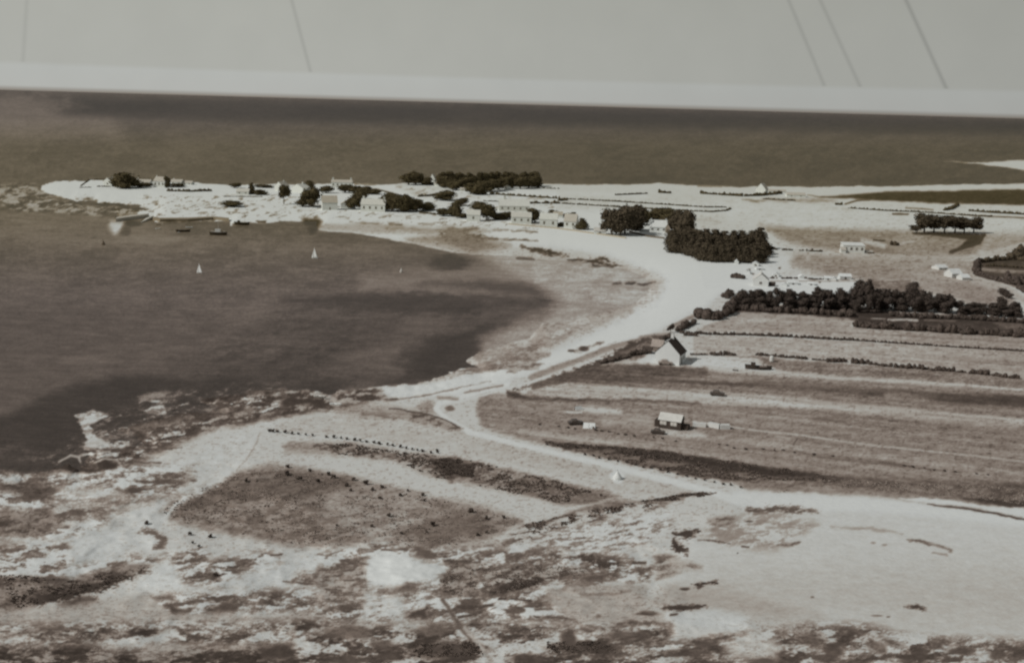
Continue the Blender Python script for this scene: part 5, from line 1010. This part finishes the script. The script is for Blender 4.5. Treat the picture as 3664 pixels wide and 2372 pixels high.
# ------------------------------------------------------------------ hedges
hd = [('t3', '0 545 500 575 1000 604 1300 618 1420 608 1460 592', 13, 'lower of the two parallel hedges on the far field'), ('t3', '0 505 400 524 740 545 1250 578 1420 578', 12, 'upper of the two parallel hedges on the far field'), ('t3', '0 522 60 518', 24, 'short thick hedge where the parallel hedges start'),
      ('t3', '480 474 750 462', 12, 'short hedge on the far shore field'), ('t3', '855 455 945 458', 26, 'small isolated dark hedge on the far shore'), ('t3', '1210 462 1550 484 1720 480 1890 462', 24, 'long dark hedge before the far pointed-roof house'), ('t3', '1740 508 2010 522', 12, 'thin hedge below the far pointed-roof house'),
      ('t2', '1740 462 2000 480 2380 505', 18, 'hedge below the right end of the long wood'), ('t2', '1740 525 1930 530', 8, 'thin hedge right of the spreading tree'), ('t2', '2100 545 2380 545', 24, 'thick hedge behind the two-window house'), ('t2', '1180 488 1330 480 1460 500', 18, 'hedge running left from the spreading tree'), ('t2', '840 430 1000 470 1110 490', 7, 'thin hedge sloping down to the dense dark belt'), ('t2', '2190 415 2380 420', 10, 'hedge right of the long wood'), ('t2', '1200 625 1350 640', 12, 'low hedge right of the dense dark belt'),
      ('t1', '680 410 775 408', 7, 'short hedge at the spit tip'), ('t1', '830 402 940 402', 8, 'short hedge left of the biggest spit tree'), ('t1', '1430 440 1600 445 1790 440', 20, 'dark hedge before the spit tip cottages'), ('t1', '690 395 760 345 890 338', 6, 'thin angled hedge at the spit tip'), ('t1', '1910 487 2230 488', 6, 'thin hedge on the harbour green'),
      ('t4', '880 585 1200 608 1500 620 1850 645 2100 658', 14, 'long hedge behind the clump of field trees'), ('t4', '1705 605 1770 590 1815 560', 24, 'short hedge joining the far dark field'), ('t4', '1920 610 2100 625 2380 640', 20, 'row of rounded hedge bushes near the right edge'), ('t4', '780 556 825 558', 26, 'square dark hedge left of the far field corner'), ('t4', '200 918 270 940', 20, 'hedge tapering from the dense wood'), ('t4', '322 942 408 944', 14, 'first short hedge between the dense wood and the bungalow'), ('t4', '472 948 500 948', 14, 'tiny hedge before the longer one near the bungalow'), ('t4', '530 950 655 956', 20, 'longer hedge left of the flat-roofed bungalow'), ('t4', '1250 900 1305 902', 34, 'single dark hedge clump below the tree clump'), ('t4', '1045 968 1100 970', 10, 'low hedge right of the flat-roofed bungalow'),
      ('t4', '1450 800 1750 806 2040 815', 12, 'dark undergrowth hedge beneath the field clump'),  # shadow line under the clump, built as a strip of hedge
      ('t6', '-560 815 -300 828 0 832 400 850 700 868 960 880', 24, 'left part of the long hedge between two pale fields'), ('t6', '960 880 1500 916 1900 942 2380 970', 18, 'right part of the long hedge between two pale fields'),
      ('t6', '100 1002 330 1020 545 1038', 24, 'first hedge behind the laid-up boat'), ('t6', '570 1042 700 1050', 14, 'low hedge section right of the first'), ('t6', '705 1058 860 1060', 34, 'bushy hedge section left of the rounded one'), ('t6', '920 1070 1050 1078', 40, 'rounded hedge section in the middle of the broken hedge'), ('t6', '1050 1080 1170 1090', 24, 'hedge section just right of the rounded one'), ('t6', '1180 1098 1245 1098', 32, 'short hedge section left of the pale gap'), ('t6', '1285 1108 1400 1112 1560 1124', 36, 'hedge section right of the pale gap'), ('t6', '1590 1130 1780 1140', 34, 'dark hedge section of the broken hedge, third from its right end'), ('t6', '1820 1148 1890 1150', 26, 'small hedge section between two longer ones'), ('t6', '1920 1158 2075 1170', 36, 'hedge section second from the right end'), ('t6', '2120 1178 2220 1190', 34, 'rightmost dark hedge section of the broken hedge'), ('t6', '2255 1195 2330 1200', 30, 'last clump of the broken hedge at the photo edge'),
      ('t6', '950 762 1500 795 1900 822 2380 848', 66, 'tall dark hedge below the long tree row on the right'), ('t6', '1250 670 1500 685 1800 690 2100 710 2380 730', 40, 'dark hedge directly below the long tree row, right end'), ('t6', '-100 615 300 640 600 650 930 675', 50, 'rough dark hedge under the long tree row, left end'),
      ('t6', '1975 320 1975 260 1980 215', 40, 'hedge closing the left side of the small right-hand field'), ('t6', '2000 215 2150 195 2300 190 2380 200', 34, 'upper hedge of the small right-hand field'), ('t6', '1980 320 2150 370 2260 395', 34, 'lower hedge of the small right-hand field'), ('t6', '2060 245 2200 250 2380 262', 22, 'thin inner hedge of the small right-hand field'), ('t6', '2250 385 2320 400 2400 400', 76, 'massive dark hedge at the right edge above the track'), ('t6', '2290 190 2400 170', 90, 'dark bushy hedge at the upper right edge'), ('t6', '2330 430 2400 480', 40, 'hedge beyond the pale track at the right edge'),
      ('t5', '1435 690 1560 698 1680 650 1715 610', 84, 'big rounded dark thicket on the bank above the beach road'), ('t5', '1660 520 1700 480', 50, 'small bushy hedge at the top of the beach'), ('t5', '1250 800 1300 770 1380 735', 44, 'dark hedge between the thicket and the gable house'), ('t5', '1110 880 1180 850', 34, 'dark hedge behind the pale-roofed shed'), ('t5', '1310 835 1400 838', 30, 'dark hedge starting behind the gable house roof'), ('t5', '980 990 900 1000 840 1010', 44, 'dark hedge left of the sheds along the road'), ('t5', '840 1020 720 1050 600 1075', 28, 'low dark hedge tapering along the beach road'),
      ('t5', '1360 1000 1500 1000', 14, 'thin hedge just right of the gable house'), ('t5', '1540 1002 1615 1004', 32, 'left of two round hedge clumps right of the gable house'), ('t5', '1650 1002 1730 1004', 32, 'right of two round hedge clumps right of the gable house'), ('t5', '1715 345 1800 352', 44, 'rounded dark shrubbery at the head of the beach'),
      ('z5', '1380 330 1450 340 1740 350', 22, 'thin dotted hedge beyond the white huts, right part'), ('z5', '780 325 830 330', 34, 'short dark hedge left part of the dotted line'), ('z5', '980 335 1250 335', 30, 'dark dotted hedge between two white huts'), ('z5', '360 190 410 190', 26, 'tiny dark hedge near the dark wood foot'), ('z5', '530 135 630 135', 26, 'small dark hedge below the white hut by the wood')]
for t, s, h, lb in hd: hedge(t, s, h, lb)
# ------------------------------------------------------------------ bushes that can be counted
for x, y in sorted(((45, 470), (105, 480), (160, 485), (220, 492), (283, 497), (400, 508), (460, 513), (525, 520), (575, 527), (638, 535), (690, 545), (745, 550), (803, 557), (852, 567), (918, 577), (960, 582), (1028, 595), (1078, 605), (1128, 615), (1172, 622), (1218, 630), (1290, 642), (1340, 622), (1340, 640), (-58, 464), (-24, 466), (-88, 458))):
    bush('u3', x, y+3, random.uniform(24, 38), random.uniform(22, 32), nth('small round bush in the dotted row on the dune strip'), 'row of round bushes along the dune strip')
for x, y in sorted(((135, 572), (460, 658), (585, 688), (663, 700), (738, 714), (813, 726), (888, 746), (955, 766), (1022, 774), (1098, 790), (1165, 809), (1245, 824), (1325, 844), (1398, 862), (1478, 876), (1560, 893), (1635, 910), (1705, 918), (1785, 937), (530, 668), (860, 738))):
    bush('u4', x, y+3, random.uniform(22, 32), random.uniform(18, 27), nth('small bush by the road below the scrub wedge'), 'bushes along the road below the scrub wedge')
for x, y in sorted(((235, 420), (320, 432), (375, 440), (600, 458), (670, 463), (740, 483), (805, 490), (880, 500), (1045, 514), (1120, 522), (1230, 545), (1600, 572), (1675, 580), (1730, 604), (1830, 614), (1975, 612), (2070, 622), (2145, 620), (2245, 642), (75, 405), (555, 452), (2415, 655))):
    bush('u4', x, y, random.uniform(22, 44), random.uniform(9, 14), nth('tiny low bush in the dotted line below the hut'), 'dotted line of low bushes below the hut')
for x, y in sorted(((590, 660), (1360, 752), (1435, 765), (1535, 775), (1610, 792), (1700, 798), (1980, 824), (2070, 830), (1790, 805), (750, 672))):
    bush('u5', x, y, random.uniform(20, 34), random.uniform(10, 18), nth('tiny low bush in the dotted line at the right'), 'dotted line of low bushes at the right')
bl = [('u3', 68, 768, 40), ('u3', 68, 832, 52), ('u3', 170, 872, 44), ('u3', 262, 800, 36), ('u3', 325, 890, 44), ('u3', 420, 832, 40), ('u3', 458, 856, 44), ('u3', 628, 878, 42), ('u3', 730, 914, 56), ('u3', 572, 928, 40), ('u3', 605, 968, 32), ('u3', 790, 962, 36), ('u3', 878, 940, 38), ('u3', 1032, 1010, 36), ('u3', 1097, 970, 28), ('u3', 855, 1036, 34), ('u3', 1218, 1008, 36), ('u3', 1230, 1054, 32), ('u3', 930, 1185, 44), ('u3', 1630, 1150, 52),
      ('v7', 258, 366, 26), ('v7', 690, 356, 46), ('v7', 1075, 314, 36), ('v7', 1195, 304, 28), ('v7', 470, 418, 26), ('v7', 650, 408, 22), ('v7', 1012, 428, 32), ('v7', 1070, 410, 26), ('v7', 8, 360, 24), ('v6', 1350, 622, 32), ('v6', 1490, 640, 36), ('v6', 1365, 682, 26), ('v6', 1410, 706, 24), ('v6', 1040, 545, 34), ('v6', 1530, 912, 34), ('v6', 1750, 246, 34)]
for t, x, y, w in sorted(bl, key=lambda q: P1(q[0], q[1], q[2])[0]):
    bush(t, x, y, w, w*.85, nth('rounded dark bush scattered on brown rough grass'), 'scattered bushes on the brown rough grass')
# scrub that nobody could count
def scatter(name, regs, label, T_, n, size, seed):
    r = np.random.default_rng(seed); V = []; F = []; k = 0
    for (t, s, wgt) in regs:
        poly = PL(t, s); Pn = np.array(poly); m = int(n*wgt)
        xs = r.uniform(Pn[:, 0].min(), Pn[:, 0].max(), m*3); ys = r.uniform(Pn[:, 1].min(), Pn[:, 1].max(), m*3)
        ok = (sdf(xs, ys, poly) > 0) & (fbm(xs/38, ys/13, 3, seed) > -.05); xs, ys = xs[ok][:m], ys[ok][:m]
        hz_ = height(xs, ys)
        for x, y, z in zip(xs, ys, hz_):
            d = ray(x, y); tt = (z-CH)/d[2]; c = (d[0]*tt, d[1]*tt, z); s_ = tt/FPX
            q = size*s_*r.uniform(.5, 1.4)
            for j in range(5):
                a = r.uniform(0, 6.28); u = np.array([math.cos(a), math.sin(a), 0])*q*r.uniform(.4, .9); w = np.array([r.normal(0, .3)*q, r.normal(0, .3)*q, q*r.uniform(.5, 1.1)])
                b = np.array(c)+r.normal(0, .35, 3)*q*np.array([1, 1, 0]); b[2] -= q*.1
                V += [b-u, b+u, b+u*.6+w, b-u*.7+w*.9]; F.append((k, k+1, k+2, k+3)); k += 4
    return tag(link(name, arr_mesh(name, V, F, mat(T_, 0, .95, .3, 1.2, .05))), label, 'scrub', kind='stuff')
tri = '560 1098 640 1084 700 1092 820 1112 1000 1158 1120 1180 1210 1212 1130 1250 1000 1278 850 1268 700 1268 560 1242 430 1215 372 1188 450 1142 530 1112'
scatter('scrub', [('u4', '90 540 400 568 1050 618 1700 715 2380 805 2600 880 1700 872 1300 825 900 735 500 650 250 600', 1.0), ('u3', '380 560 620 565 900 615 1250 660 1480 688 1700 725 2380 890 2800 1010 2380 1070 1900 965 1600 905 1300 850 1150 780 1000 710 500 655', 1.0), ('u4', '1010 1050 1200 1010 1460 980 1570 975 1500 1010 1200 1050', .15), ('v7', '1340 352 1700 268 2250 170 2250 220 1800 300 1560 380 1400 420', .3), ('u3', '1250 680 1480 690 1650 730 1650 850 1430 830', .6)],
        'dark low scrub growing on the strips between the dune roads', 84, 3600, 3.6, 11)
scatter('rough_grass', [('D', tri, 1.0), ('u5', '250 990 700 920 1400 980 2380 1080 2380 940 1400 900 700 860', .5), ('v7', '740 740 860 620 1010 640 1010 800 900 860 770 850', .1), ('v7', '1020 630 1300 640 1800 650 1810 700 1500 740 1200 830 1060 830', .15)],
        'brown rough grass tufts covering the triangular field', 120, 2400, 3.0, 12)
scatter('marram_grass', [('v6', '0 900 500 930 1060 850 700 1000 100 1150', .5), ('v7', '1100 832 1340 775 1460 745 1440 780 1200 830', .1), ('v7', '1500 1180 2000 1180 2000 1260 1500 1260', .3), ('v7', '560 1200 1000 1180 1050 1280 560 1290', .3)],
        'dark marram grass on the foreground dune tops', 84, 1500, 3.2, 13)
